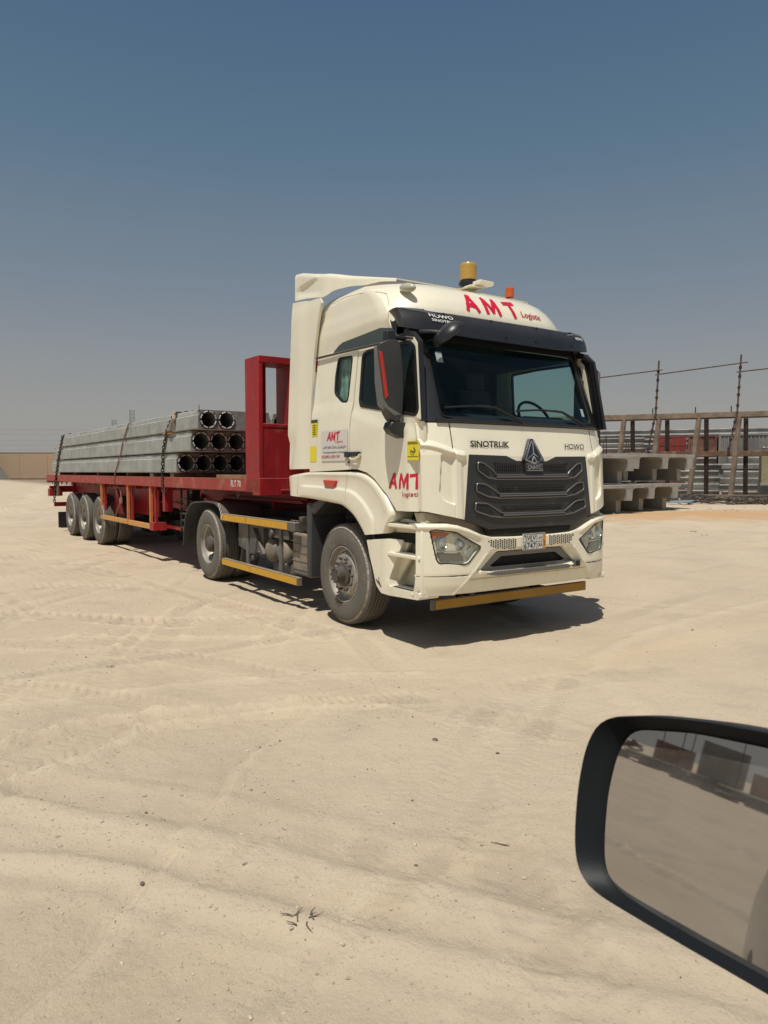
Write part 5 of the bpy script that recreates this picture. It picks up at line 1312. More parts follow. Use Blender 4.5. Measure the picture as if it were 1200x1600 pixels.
# rear end
mb = MB(); mb.box((XR+.02, -1.2, 1.02), (XR+.12, 1.2, 1.20)); mb.box((XR+.05, -1.24, .92), (XR+.3, -.9, 1.12)); mb.box((XR+.05, .9, .92), (XR+.3, 1.24, 1.12)); mb.box((XR+.1,-1.1,.62),(XR+.2,1.1,.74)); mb.box((XR+.1,-.6,.7),(XR+.2,-.5,1.3)); mb.box((XR+.1,.5,.7),(XR+.2,.6,1.3))
mb.build('rear_bumper', 'red', trailer, bevel=.008)
for s in (-1, 1):
    mb = MB(); mb.box((-14.62, min(s*1.22, s*.7), .10), (-14.60, max(s*1.22, s*.7), .52)); mb.build('mud_flap', 'black', trailer)
    mb = MB(); mb.box((-14.72, min(s*1.24,s*1.2), .95), (-14.5, max(s*1.24,s*1.2), 1.34)); mb.build('flap_bracket', 'rust', trailer)
# axles and wheels
AX = (-10.34, -11.74, -13.14)
mb = MB()
for x in AX:
    mb.cyl((x, -.9, .53), (x, .9, .53), .07, 12)
    for s in (-1, 1): mb.box((x-.5, s*.5-.05, .68), (x+.5, s*.5+.05, .75)); mb.box((x+.55, s*.5-.06, .6), (x+.68, s*.5+.06, 1.0)); mb.cyl((x-.1, s*.35, .6), (x-.3, s*.35, 1.0), .05, 8)
mb.build('axle', 'chassis', trailer)
for i, x in enumerate(AX):
    for s in (-1, 1):
        src = wr if s < 0 else wr2
        for y in (s*1.22, s*.89):
            o = dup(src, trailer); o.location = (x, y, .53); o.rotation_euler = (0, random.uniform(0, 3), 0)

# ------------------------------------------------------------------ hollow core slabs
def slab_profile(H):
    return [(0,.015),(.015,0),(1.185,0),(1.2,.015),(1.2,H-.085),(1.178,H-.07),(1.178,H-.012),(1.17,H),(.03,H),(.022,H-.012),(.022,H-.07),(0,H-.085)]
def make_slab(name, label, x0, x1, y0, z, H, solid=()):
    """lies along x, front end at x0; y0: right edge"""
    L_ = x0-x1; root = thing(name, label, 'concrete slab', tw(x0, y0, z), (0, 0, TY), 'hollow core slabs stacked on the trailer')
    pr = slab_profile(H); r = min(.139, H*.44); cs = [(.165+.29*k, H/2) for k in range(4)]
    holes = [[(cx+r*math.cos(t), cz+r*math.sin(t)) for t in [2*math.pi*j/24 for j in range(24)]] for k, (cx, cz) in enumerate(cs) if k not in solid]
    bm = bmesh.new()
    for xx in (0, -L_):
        hs = holes if xx == 0 else []
        b2 = bmesh.new()
        for loop in [pr, *hs]:
            vs = [b2.verts.new((u, v, 0)) for u, v in loop]
            for i in range(len(vs)): b2.edges.new((vs[i], vs[(i+1) % len(vs)]))
        bmesh.ops.triangle_fill(b2, use_beauty=True, use_dissolve=False, edges=b2.edges[:], normal=(0,0,1))
        mp = {v: bm.verts.new((xx, v.co.x, v.co.y)) for v in b2.verts}
        for f in b2.faces:
            nf = bm.faces.new([mp[v] for v in f.verts]); nf.material_index = 1
        b2.free()
    n = len(pr); nseg = 40
    rows = [[bm.verts.new((-L_*k/nseg, u+ (random.uniform(-.002, .002) if 0 < k < nseg else 0), v+(-.018*math.sin(math.pi*k/nseg)*0)))for u, v in pr] for k in range(nseg+1)]
    for A, B_ in zip(rows, rows[1:]):
        for i in range(n): bm.faces.new((A[i], A[(i+1) % n], B_[(i+1) % n], B_[i]))
    for h in holes:
        A = [bm.verts.new((0, u, v)) for u, v in h]; Bq = [bm.verts.new((-1.6, u, v)) for u, v in h]
        for i in range(len(h)):
            f = bm.faces.new((A[i], Bq[i], Bq[(i+1) % len(h)], A[(i+1) % len(h)])); f.material_index = 2
        f = bm.faces.new(Bq); f.material_index = 2
    bmesh.ops.remove_doubles(bm, verts=bm.verts[:], dist=1e-4)
    finish('slab_body', bm, ['conc', 'concend', 'concend'], root)
    if y0 < -.5:
        for k, (cx, cz) in enumerate(cs):
            if k in solid: continue
            mb = MB()
            for j in range(8):
                a0 = 2*math.pi*j/8+.12; a1 = 2*math.pi*(j+1)/8-.12
                mb.tube([(.012, cx+(r-.006)*math.cos(a), cz+(r-.006)*math.sin(a)) for a in np.linspace(a0, a1, 5)], .011, 5)
            du = mb.build('duct_end', 'ring', root)
            mb = MB(); mb.tube([(.008, cx+(r+.010)*math.cos(a), cz+(r+.010)*math.sin(a)) for a in np.linspace(0, 2*math.pi, 25)[:-1]], .006, 5, closed=True); mb.build('duct_rim', 'rubber', du)
        if solid:
            mb = MB(); mb.box((0, .98, H/2-.02), (.03, 1.02, H/2+.02)); mb.build('lifting_anchor', 'rust', root)
        mb = MB(); mb.tube([(-.05, .02, H-.03), (.01, .02, H+.0), (-.02, .03, H+.07)], .008, 5); mb.build('rebar_end', 'rust', root)
    return root
LY = ((-5.17,-15.12,1.585,.315,'lowest'), (-4.51,-14.72,1.918,.315,'middle'), (-4.20,-13.87,2.245,.29,'topmost'))
for x0, x1, z, H, nm in LY:
    make_slab('hollow_core_plank', f'{nm} hollow core slab on the near side of the load, round ducts in its end', x0, x1, -1.245, z, H, solid=(2,3) if nm == 'topmost' else ())
    make_slab('hollow_core_plank', f'{nm} concrete slab on the far side of the load, mostly hidden by the near one', x0-.1, x1-.1, .03, z, H)
def beam_piece(name, lab, cat, a, b_, m_, bevel=.004, group=None):
    c = tw(*[(p+q)/2 for p, q in zip(a, b_)]); mb = MB(); h = [abs(q-p)/2 for p, q in zip(a, b_)]; mb.box([-t for t in h], h)
    o = mb.build(name, m_, None, bevel=bevel); o.location = c; o.rotation_euler = (0, 0, TY); tag(o, lab, cat, group); return o
TG = 'timber packers under and between the slabs'
beam_piece('timber_packer', 'pale timber packer lying on the trailer rail beside the red headboard', 'timber', (-3.55,-1.23,1.513), (-2.52,-1.13,1.560), 'wood', group=TG)
beam_piece('timber_packer', 'brown timber packer under the front end of the lowest slab', 'timber', (-5.55,-1.22,1.513), (-5.40,1.2,1.583), 'wood', group=TG)
beam_piece('timber_packer', 'thin grey packer board under the lowest slab beside the front chain', 'timber', (-6.60,-1.23,1.513), (-6.42,1.2,1.583), 'greypart', group=TG)
for nm, x in (('near the front edge', -8.3), ('above the first trailer wheel', -10.6), ('above the last trailer wheel', -12.9), ('at the rear end', -14.6)): beam_piece('timber_packer', f'dark timber packer under the lowest slab, {nm} of the load' if 'trailer wheel' not in nm else f'dark timber packer in the gap under the lowest slab, {nm}', 'timber', (x-.05,-1.15,1.513), (x+.05,1.2,1.583), 'wood', group=TG)
beam_piece('timber_packer', 'orange brown timber sticking out at the rear under the topmost slab', 'timber', (-15.0,-1.22,2.234-.002), (-13.6,-1.14,2.244), 'orange', group=TG)
beam_piece('timber_packer', 'orange edge board under the front chain below the topmost slab', 'timber', (-5.75,-1.262,2.222), (-5.35,-1.1,2.2435), 'orangey', group=TG)
for nm, x in (('just behind the front chain', -7.5), ('in mid load', -11.0), ('near the rear chain', -13.5)):
    beam_piece('spacer_strip', f'thin spacer strip in the gap above the lowest slab, {nm}', 'spacer', (x-.03,-1.2,1.901), (x+.03,1.2,1.917), 'wood', group='thin spacer strips between slabs'); 
for nm, x in (('just behind the front chain', -7.0), ('in mid load', -10.5), ('near the rear chain', -13.0)):
    beam_piece('spacer_strip', f'thin spacer strip in the gap below the topmost slab, {nm}', 'spacer', (x-.03,-1.2,2.234), (x+.03,1.2,2.2435), 'wood', group='thin spacer strips between slabs')
# chains and strap over the load
def chain(name, label, pts, r=.0085, ln=.062, arc=False):
    P = [Vector(tw(*p)) for p in pts]; L_ = [0]
    for a, b_ in zip(P, P[1:]): L_.append(L_[-1]+(b_-a).length)
    def at(s_):
        for i in range(len(P)-1):
            if s_ <= L_[i+1] or i == len(P)-2: t = (s_-L_[i])/max(1e-6, L_[i+1]-L_[i]); return P[i].lerp(P[i+1], min(1, t)), (P[i+1]-P[i]).normalized()
    mb = MB(); n = int(L_[-1]/(ln*.74))
    for k in range(n):
        c, d = at((k+.5)*ln*.74); u = Vector((.3,.2,.9)).cross(d)
        u = u.normalized(); v = d.cross(u)
        if k % 2: u, v = v, u
        q_ = [c+d*(ln*.5*math.cos(t)*1.0)+u*(ln*.30*math.sin(t)) for t in [2*math.pi*j/10 for j in range(10)]]
        mb.tube(q_, r, 5, closed=True)
    o = mb.build(name, 'chain'); tag(o, label, 'chain', 'load chains over the slabs'); return o
chain('load_chain', 'dark chain over the front end of the slab load, nearest the headboard', [(-5.0,0.2,2.56),(-5.05,-1.0,2.565),(-5.18,-1.262,2.53),(-5.55,-1.268,2.26),(-5.72,-1.275,1.95),(-5.80,-1.272,1.52),(-5.78,-1.275,1.24)], r=.0095, ln=.075)
chain('load_chain', 'dark chain over the rear end of the slab load, above the last wheel', [(-13.5,0.2,2.56),(-13.55,-1.05,2.562),(-13.6,-1.262,2.5),(-14.1,-1.268,2.0),(-14.45,-1.272,1.52),(-14.65,-1.275,1.2),(-14.8,-1.275,.75)], r=.012, ln=.09)
mb = MB(); mb.tube([tw(*p) for p in ((-7.6,.2,2.55),(-7.65,-1.1,2.55),(-7.72,-1.26,2.52),(-8.1,-1.262,2.24),(-8.35,-1.262,1.92),(-8.72,-1.263,1.6),(-8.80,-1.268,1.36),(-8.8,-1.20,1.33))], .011, 6)
tag(mb.build('lashing_strap', 'rope'), 'thin brown lashing strap across the middle of the slab load', 'strap')
mb = MB(); mb.tube([tw(*p) for p in ((-5.3,-1.15,2.552),(-5.2,-1.25,2.555),(-5.15,-1.285,2.45),(-5.3,-1.29,2.30),(-5.45,-1.275,2.28))], [.03,.035,.03,.035,.03], 7)
o = mb.build('edge_pad', 'cloth'); tag(o, 'bundled pale cloth pad under the front chain on the topmost slab', 'pad')

# ------------------------------------------------------------------ concrete yard on the right
def tee(name, label, x, ya, yb, zt, stems, group='ribbed concrete deck units stacked in the yard', L_=9, drop=.0):
    """ribbed deck unit, end face towards +x at x; stems: list of centre y"""
    root = thing(name, label, 'concrete unit', (x, (ya+yb)/2, zt-1.1), (0,0,0), group); c = (ya+yb)/2; T = .13; HN = .60; HF = 1.08
    mb = MB(); pr = [(ya-c, 1.1), (ya-c, 1.1-T)]
    for s in sorted(stems):
        u = s-c; pr += [(u-.36, 1.1-T), (u-.22, 1.1-T-.05), (u-.19, 1.1-T-.12), (u-.16, 1.1-HN), (u+.16, 1.1-HN), (u+.19, 1.1-T-.12), (u+.22, 1.1-T-.05), (u+.36, 1.1-T)]
    pr += [(yb-c, 1.1-T), (yb-c, 1.1)]
    out_ = []
    for p in pr:
        p = (max(ya-c, min(yb-c, p[0])), p[1])
        if not out_ or (abs(p[0]-out_[-1][0])+abs(p[1]-out_[-1][1])) > 1e-3: out_.append(p)
    mb.prism(out_, 'x', -L_, 0); mb.build('deck', 'conc2', root, bevel=.012)
    for s in stems:
        u = s-c; mb = MB(); mb.prism([(u-.155,1.1-HN+.01),(u+.155,1.1-HN+.01),(u+.12,1.1-HF),(u-.12,1.1-HF)], 'x', -L_+.5, -.5); mb.build('rib', 'conc2', root, bevel=.012)
    return root
X1 = -11.2
tee('deck_unit', 'upper ribbed concrete unit of the stack, directly beside the truck front', X1+.4, 14.6, 18.2, 2.22, (15.6, 17.7))
tee('deck_unit', 'upper ribbed concrete unit at the right end of the stack, above the lower right one', X1-.25, 18.3, 22.75, 2.31, (18.9, 20.75, 22.40))
tee('deck_unit', 'lower ribbed concrete unit beside the truck front, standing on the ground', X1+.4, 14.4, 18.55, 1.11, (15.4, 17.65))
tee('deck_unit', 'lower ribbed concrete unit at the right end of the stack, standing on the ground', X1-.25, 18.65, 21.85, 1.12, (19.9, 21.45))
for k, (x, y, nm) in enumerate(((-12.5,19.6,'middle'),(-12.4,20.8,'rightmost'),(-12.5,17.4,'leftmost'))):
    mb = MB(); mb.box((-.3,-.25,0),(.3,.25,.07)); o = mb.build('spacer_block', 'conc2', None, bevel=.01); o.location = (x, y, 1.115); tag(o, f'{nm} of the small pale blocks lying between the upper and lower concrete units', 'block', 'pale blocks between the concrete units')
# rebar hoops and odds on top of the stack
for k, (y, h, nm) in enumerate(((16.3,.55,'leftmost, beside the truck mirror'),(17.6,.75,'tallest of the four'),(18.9,.5,'third from the left'),(20.1,.35,'shortest, under the red container'))):
    mb = MB(); mb.tube([(-.1,-.12,0),(-.1,-.13,h*.7),(0,-.05,h),(.02,.06,h*.9),(.04,.1,h*.3),(.05,.2,0)], .016, 5); o = mb.build('rebar_hoop', 'rustdark'); o.location = (-11.9, y, 2.225 if y < 18.2 else 2.315); o.rotation_euler = (0,0,k*.8); tag(o, f'dark bent rebar hoop on top of the concrete stack, {nm}', 'rebar', 'rebar hoops on the concrete stack')

YF = R(214); fd_ = Vector((math.cos(YF), math.sin(YF), 0)); fn_ = Vector((-fd_.y, fd_.x, 0)); FB = Vector((-17.081, 33.684, 0))
if fn_.dot(Vector((CAMP.x, CAMP.y, 0))-FB) > 0: fn_ = -fn_         # points away from the camera
def fp(s, z, back=0): return FB + fd_*s + fn_*back + Vector((0, 0, z))
frame = thing('steel_trestle', 'long rusty steel trestle frame with slanted legs behind the concrete stack', 'trestle', fp(0, 0))
def ob(name, m_, p, q, w_, h, parent=frame, off=None):
    mb = MB(); mb.bar(Vector(p)-fp(0,0), Vector(q)-fp(0,0), w_, h); return mb.build(name, m_, parent, bevel=.01)
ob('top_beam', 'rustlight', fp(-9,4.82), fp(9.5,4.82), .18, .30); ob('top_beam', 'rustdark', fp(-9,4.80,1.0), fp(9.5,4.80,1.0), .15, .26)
ob('middle_beam', 'rust', fp(-9,2.62), fp(9.5,2.62), .16, .30)
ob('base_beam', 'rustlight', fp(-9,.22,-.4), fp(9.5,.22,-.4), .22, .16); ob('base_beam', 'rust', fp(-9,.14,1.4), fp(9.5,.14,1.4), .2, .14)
for s in (-5.3, -3.15, -1.07, 1.0, 3.13, 5.08, 7.1):
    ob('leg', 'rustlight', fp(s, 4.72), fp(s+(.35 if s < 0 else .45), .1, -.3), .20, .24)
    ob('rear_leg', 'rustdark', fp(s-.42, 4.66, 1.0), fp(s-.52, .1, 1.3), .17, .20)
for k, s in enumerate((4.2, 1.9, .05, -2.0)): ob('stub_pipe', 'rustdark', fp(s-.7, 4.9), fp(s-.7, 5.3), .05, .05)
for k, (s, zt) in enumerate(((6.99,7.86),(3.21,8.02),(-1.07,8.11),(-5.6,8.2))):
    names = ('beside the truck mirror', 'middle one of three', 'tallest near the right edge', 'outside right')
    r_ = thing('scaffold_pole', f'thin rusty scaffold pole above the trestle, {names[k]}', 'scaffold pole', fp(s, 2.6, -.2), group='scaffold poles on the trestle')
    o0 = fp(s, 2.6, -.2); mb = MB(); mb.tube([Vector((0,0,0))+fd_*.55, fp(s+.12, 5, -.2)-o0, fp(s, zt, -.2)-o0], .05, 8)
    mb.build('pole', 'scaf', r_)
    for z in (2.9,3.4,4.0,4.4,5.3,5.9,6.3,6.9,7.4): 
        t = fp(s+(.12+.43*(5-z)/2.4 if z < 5 else .12*(1-(z-5)/(zt-5))), z, -.2)-o0; mb = MB(); mb.cyl(t-Vector((0,0,.06)), t+Vector((0,0,.06)), .085, 8); mb.build('coupler', 'rustdark', r_)
for a, b_, lab in (((7.2,7.12),(3.0,7.47),'left thin scaffold rail sloping up between the first two poles'), ((3.4,7.20),(-1.40,7.66),'middle thin scaffold rail between the two tallest poles'), ((-.85,7.14),(-6.0,7.52),'right thin scaffold rail leaving the picture at the right edge')):
    mb = MB(); mb.tube([fp(a[0], a[1], -.32), fp(b_[0], b_[1], -.32)], .035, 7); tag(mb.build('scaffold_rail', 'scaf'), lab, 'scaffold rail', 'scaffold rails over the trestle')

# containers
def container(name, label, s0, s1, z0, back, m_, group=None, depth=2.44, doors=False):
    o0 = fp(s0, z0, back); L_ = abs(s1-s0); d = fd_*(1 if s1 > s0 else -1); H = 2.6
    r_ = thing(name, label, 'container', o0, group=group); T = Matrix((d, fn_, Vector((0,0,1)))).transposed()
    def bt(mb): 
        for v in mb.bm.verts: v.co = T @ v.co
        return mb
    mb = MB(); n = int(L_/.28); x = .1; front = [(0.02,.02)]
    pl = []
    for k in range(n):
        x0 = .12+k*(L_-.24)/n; w2 = (L_-.24)/n
        pl += [(x0,.02),(x0+w2*.3,.02),(x0+w2*.42,.07),(x0+w2*.78,.07),(x0+w2*.92,.02)]
    pl = [(0,.02)]+pl+[(L_,.02),(L_,depth),(0,depth)]
    mb.prism(pl, 'z', .12, H-.1) if not doors else mb.box((0,.03,.12),(L_,depth,H-.1))
    if doors:
        for i in range(2):
            for j in range(3): mb.box((.12+i*L_/2, .0, .25+j*.78), (L_/2-.1+i*L_/2, .035, .9+j*.78))
    bt(mb).build('body', m_, r_)
    mb = MB()
    for z in (0, H-.12): mb.box((0,-.02,z),(L_,.06,z+.12)); mb.box((0,depth-.06,z),(L_,depth+.02,z+.12))
    for x in (0, L_-.14): mb.box((x,-.025,0),(x+.14,.08,H))
    bt(mb).build('corner_frame', m_, r_, bevel=.01)
    if doors:
        mb = MB()
        for x in (.35,.9,L_/2+.35,L_/2+.9): mb.tube([(x,-.04,.1),(x,-.04,H-.1)], .02, 6)
        mb.box((.9,-.03,1.75),(1.2,-.01,2.1)); bt(mb).build('lock_bar', 'trim', r_)
    return r_
container('container', 'bright red shipping container with doors, seen between the trestle legs', 4.0, 1.4, 1.95, 20, 'cred', doors=True)
container('container', 'faded red container end beside the bright red one', 1.3, -.9, 1.97, 19.6, 'crust')
container('container', 'long grey corrugated container at the right edge behind the trestle', -1.0, -11.5, 2.0, 19.2, 'cgrey')
container('container', 'dull container carrying the bright red one, almost hidden by stacked beams', 4.0, 1.4, -.66, 20, 'crust')
container('container', 'grey container carrying the long corrugated one, almost hidden by stacked beams', 1.0, -11.5, -.64, 19.4, 'cgrey')

# piles of long beams
def pile(s0, s1, back, z0, rows, H, m_, lab, wv=.12, seed=1):
    rr = random.Random(seed)
    for k in range(rows):
        a, b_ = s0+rr.uniform(-wv, wv), s1+rr.uniform(-wv, wv); z = z0+k*(H+.07)+rr.uniform(0,.02)
        o0 = fp((a+b_)/2, z, back); L_ = abs(a-b_); T = Matrix((fd_, fn_, Vector((0,0,1)))).transposed()
        mb = MB(); mb.prism([(-.45+rr.uniform(0,.2),0),(.35,0),(.35,H*.8),(.25,H*.92),(-.35,H*.92),(-.45,H*.7)], 'x', -L_/2, L_/2)
        for v in mb.bm.verts: v.co = T @ v.co
        o = mb.build('precast_plank', m_, None, bevel=.01); o.location = o0; o.rotation_euler = (0, 0, rr.uniform(-.01, .01)); o.scale = (1,1,1)
        side = lab.split('|'); tag(o, f'{("lowest","second","third","fourth","fifth","sixth","seventh")[k]} {side[0]}', 'concrete plank', side[1])
pile(4.6, -.55, 7.5, .05, 6, .36, 'concold', 'grey concrete beam in the pile between the left trestle legs|grey beams stacked behind the left trestle legs', .35, 3)
pile(-.75, -9, 7.0, .0, 6, .37, 'concold', 'grey concrete beam in the pile at the right edge behind the trestle|grey beams stacked behind the right trestle legs', .3, 5)
pile(4.6, 12.5, 18.0, 1.6, 7, .34, 'concold', 'pale slab of the distant stack behind the truck windshield edge|distant slabs stacked above the concrete units', .4, 8)
pile(12, -14, 30., 4.4, 3, .38, 'concold', 'slab of the far dark row showing over the containers|far slabs showing over the containers', 1.5, 9)
pile(14, -16, 30.5, .0, 7, .55, 'conc', 'hidden lower slab of the far row behind the containers|far slabs behind the containers', 1.0, 10)
# yellow crate and canopy at the right edge
t_ = thing('site_hut', 'small yellow hut panel with a pale canopy at the right edge of the yard', 'hut', fp(-2.55, 0, 3))
for nm, m_, bx in (('wall', mat('hut_yellow', (.34,.29,.16), .8, var=.2, dust=.4), ((-2.2,0,.9),(0,1.5,2.75))), ('base', 'conc2', ((-2.2,-.1,0),(0.05,1.5,.9)))):
    mb = MB(); mb.box(*bx); T = Matrix((fd_, fn_, Vector((0,0,1)))).transposed()
    for v in mb.bm.verts: v.co = T @ v.co
    mb.build(nm, m_, t_, bevel=.01)
mb = MB(); mb.prism([(-.0,3.0),(-.5,3.02),(-2.4,3.9),(-2.4,3.6)], 'y', -.2, 1.6); mb.box((-.15,0,2.75),(-.05,.1,3.1)); mb.box((-2.2,0,2.75),(-2.1,.1,3.7))
for v in mb.bm.verts: v.co = T @ v.co
mb.build('canopy', mat('pale_canopy', (.55,.47,.38), .8, var=.1), t_)
# debris strip along the yard edge
mb = MB(); rr = random.Random(4)
for k in range(520):
    s = rr.uniform(-8, 6); bk = rr.uniform(-6.5, 1.5); a = rr.uniform(0, math.pi); L_ = rr.uniform(.4, 2.0)*(1 if rr.random() < .7 else 2); p = fp(s, rr.uniform(.02, .2), bk); d = Vector((math.cos(a), math.sin(a), rr.uniform(-.12, .18)))*L_*.5
    if rr.random() < .7: mb.tube([p-d, p+Vector((0,0,rr.uniform(0,.15))), p+d], rr.uniform(.015,.035), 5)
    else: mb.bar(p-d*.6, p+d*.6, rr.uniform(.04,.14), rr.uniform(.03,.10))
o = mb.build('scrap', 'debris'); tag(o, 'dark strip of rebar, timber and scrap along the edge of the yard', 'scrap'); o['kind'] = 'stuff'
mb = MB()
for k in range(160):
    s = rr.uniform(-8, 6); p = fp(s, rr.uniform(.03, .2), rr.uniform(-6, .5)); r0 = rr.uniform(.03, .09); mb.obox(p, (r0*2, r0*1.4, r0), Euler((rr.random(), rr.random(), rr.random()*6)).to_matrix())
o = mb.build('rubble', 'conc2'); tag(o, 'broken grey concrete lumps among the scrap by the trestle', 'rubble'); o['kind'] = 'stuff'
mb = MB(); mb.prism([(-.6,-.3),(.45,-.35),(.6,.2),(.1,.35),(-.5,.3)], 'z', 0, .03); o = mb.build('blue_sheet', 'blue'); o.location = fp(1.9, .12, -7.0); o.rotation_euler = (.1, -.06, .5); tag(o, 'pale blue scrap sheet on the ground right of the concrete stack', 'sheet')
pts = []
for k in range(900):
    x = random.uniform(-15, -3); y = random.uniform(10, 28); 
    if random.random() > math.exp(-((x+9)/4.)**2): continue
    pts.append((x, y, min(.12, .018*(1-random.random())**-.5)))
o = stones('yard_stones', pts, 'pebble'); tag(o, 'pale stones scattered on the orange sand in front of the concrete stack', 'stones'); o['kind'] = 'stuff'

# ------------------------------------------------------------------ left horizon: compound wall, pylons, lines
P0 = Vector((-190.0, -55.0, 0)); P1 = Vector((-166.13, 8.19, 0)); P2 = Vector((-136.0, 56.0, 0))
dW = Vector((-156.88+163.15, 21.92-12.62, 0)).normalized()
wr_ = thing('compound_wall', 'long plain tan compound wall on the horizon at the left', 'wall', (-163.15, 12.62, 0), (0, 0, math.atan2(dW.y, dW.x)))
mb = MB(); mb.box((-60, 0, -.3), (45, .3, 5.5)); mb.build('wall_face', 'wall', wr_)
mb = MB(); mb.box((-60, -.06, 5.5), (45, .36, 5.62)); mb.build('coping', mat('wall_coping', (.30,.23,.16), .9), wr_)
mb = MB()
for k in range(19): mb.box((-60+k*5.8, -.05, -.3), (-59.85+k*5.8, -.003, 5.49))
mb.build('joint_strip', 'wall', wr_)
mb = MB(); mb.prism([(-12,0),(3.6,0),(.4,4.2),(-12,6.6)], 'x', -1, 0); o = mb.build('concrete_buttress', mat('grey_buttress', (.20,.19,.17), .9, var=.1), None)
o.location = (-158.5, 10.2, 0); o.rotation_euler = (0, 0, math.atan2(dW.y, dW.x)-math.pi/2); tag(o, 'grey sloping concrete block at the left edge in front of the tan wall', 'concrete block')
mb = MB(); mb.box((-30,-.6,0),(14,.6,.25)); o = mb.build('earth_bund', 'debris'); o.location = (-160, 12.5, -.05); o.rotation_euler = (0,0,math.atan2(dW.y, dW.x)); tag(o, 'low dark line of earth along the foot of the tan wall', 'earth bank')
def pylon(x, y, ztop, lab, sc_):
    r_ = thing('power_pylon', lab, 'pylon', (x, y, 0), (0,0,.9), 'lattice pylons on the hazy horizon'); H = ztop; mb = MB()
    wd = lambda z: 4.5*sc_*(1-min(1, z/(H*.65)))+2.6*sc_
    lv = [0]+[H*t for t in (.15,.3,.42,.52,.6,.68,.75,.82,.88,.94,1)]
    for a, b_ in zip(lv, lv[1:]):
        A = [Vector((sx*wd(a)/2, sy*wd(a)/2, a)) for sx, sy in ((-1,-1),(1,-1),(1,1),(-1,1))]; B_ = [Vector((sx*wd(b_)/2, sy*wd(b_)/2, b_)) for sx, sy in ((-1,-1),(1,-1),(1,1),(-1,1))]
        for i in range(4): mb.bar(A[i], B_[i], .35); mb.bar(A[i], B_[(i+1) % 4], .22); mb.bar(B_[i], B_[(i+1) % 4], .22)
    mb.build('lattice', 'steelfar', r_); mb = MB()
    for z in (.72, .82, .92): mb.bar((-7*sc_, 0, H*z), (7*sc_, 0, H*z), .4, .5)
    if sc_ > 5: mb.build('cross_arm', 'steelfar', r_)
    else: mb.bm.free()
    return r_
pylon(-921, 239, 78, 'lattice pylon top showing just above the slab load, right one of two', 1.7)
pylon(-1037, 245, 73, 'lattice pylon top showing just above the slab load, shorter left one of two', 1.7)
for k, (z, nm) in enumerate(((41,'topmost'),(37,'second highest'),(32,'third from the top'),(28,'fourth from the top'),(24,'second lowest'),(20,'lowest'))):
    mb = MB(); pts = [Vector((-700+t*60-k*6, 60+t*190, z-3*math.sin(math.pi*(t+.9)/1.9)*1.0)) for t in np.linspace(-.9, 1, 12)]
    mb.tube(pts, .09, 4); tag(mb.build('power_line', 'steelfar'), f'{nm} thin power line in the haze above the tan wall', 'power line', 'power lines above the tan wall')

# ------------------------------------------------------------------ yard behind the camera, seen in the car mirror
YB = R(241); bd = Vector((math.cos(YB), math.sin(YB), 0)); bs = Vector((-bd.y, bd.x, 0)); 
def bp(dist, side, z=0): return Vector((CAMP.x, CAMP.y, 0)) + bd*dist + bs*side + Vector((0,0,z))
def bcontainer(name, lab, dist, side, L_, m_, H=2.6, D=2.4, rot=0):
    r_ = thing(name, lab, 'container', bp(dist, side), (0, 0, YB+math.pi/2+rot)); mb = MB(); n = int(L_/.3); pl = []
    for k in range(n): x0 = .1+k*(L_-.2)/n; w2 = (L_-.2)/n; pl += [(x0,0),(x0+w2*.35,0),(x0+w2*.5,.06),(x0+w2*.85,.06)]
    pl = [(0,0)]+pl+[(L_,0),(L_,D),(0,D)]; mb.prism(pl, 'z', .1, H); mb.build('body', m_, r_)
    mb = MB(); mb.box((0,-.04,0),(L_,.05,.12)); mb.box((0,-.04,H-.1),(L_,.05,H+.02)); mb.box((-.02,-.04,0),(.12,.06,H)); mb.box((L_-.12,-.04,0),(L_+.02,.06,H)); mb.build('corner_frame', m_, r_); return r_
bcontainer('container', 'small red container left of the grey cabin in the car mirror', 112, -9, 5.0, 'crust', rot=-.12)
bcontainer('container', 'long dull red container right of the grey cabin in the car mirror', 104, 3.2, 24, 'crust', rot=-.10)
bcontainer('site_cabin', 'tall grey cabin standing between the red containers in the car mirror', 104, -3.0, 5.2, 'cgrey', H=4.4, rot=-.1)['category'] = 'cabin'
bcontainer('site_cabin', 'grey box on the horizon at the left of the car mirror', 130, -21, 2.2, 'cgrey', H=4.6)['category'] = 'cabin'
for k, nm in enumerate(('nearest', 'second nearest', 'third nearest', 'fourth nearest', 'middle', 'fourth farthest', 'third farthest', 'second farthest', 'farthest')):
    mb = MB(); mb.box((-5, -.2, 0), (5, .2, .18)); o = mb.build('precast_plank', 'conc2', None, bevel=.02); o.location = bp(58+k*5, -2+rr.uniform(-9, 9), 0); o.rotation_euler = (0,0,YB+math.pi/2-.25+rr.uniform(-.05,.05)); tag(o, f'{nm} of the pale beams lying on the ground in the car mirror', 'concrete beam', 'beams on the ground seen in the mirror')
mb = MB()
for k in range(260):
    p = bp(rr.uniform(80, 125), rr.uniform(-60, -11), rr.uniform(0, 1.0)); L_ = rr.uniform(.6, 3.2); a = rr.uniform(0, 3.1); d = Vector((math.cos(a), math.sin(a), rr.uniform(-.2,.5)))*L_*.5; mb.bar(p-d, p+d, rr.uniform(.1,.5), rr.uniform(.1,.4))
o = mb.build('scrap_heap', 'debris'); tag(o, 'dark heap of scrap at the left of the car mirror reflection', 'scrap'); o['kind'] = 'stuff'

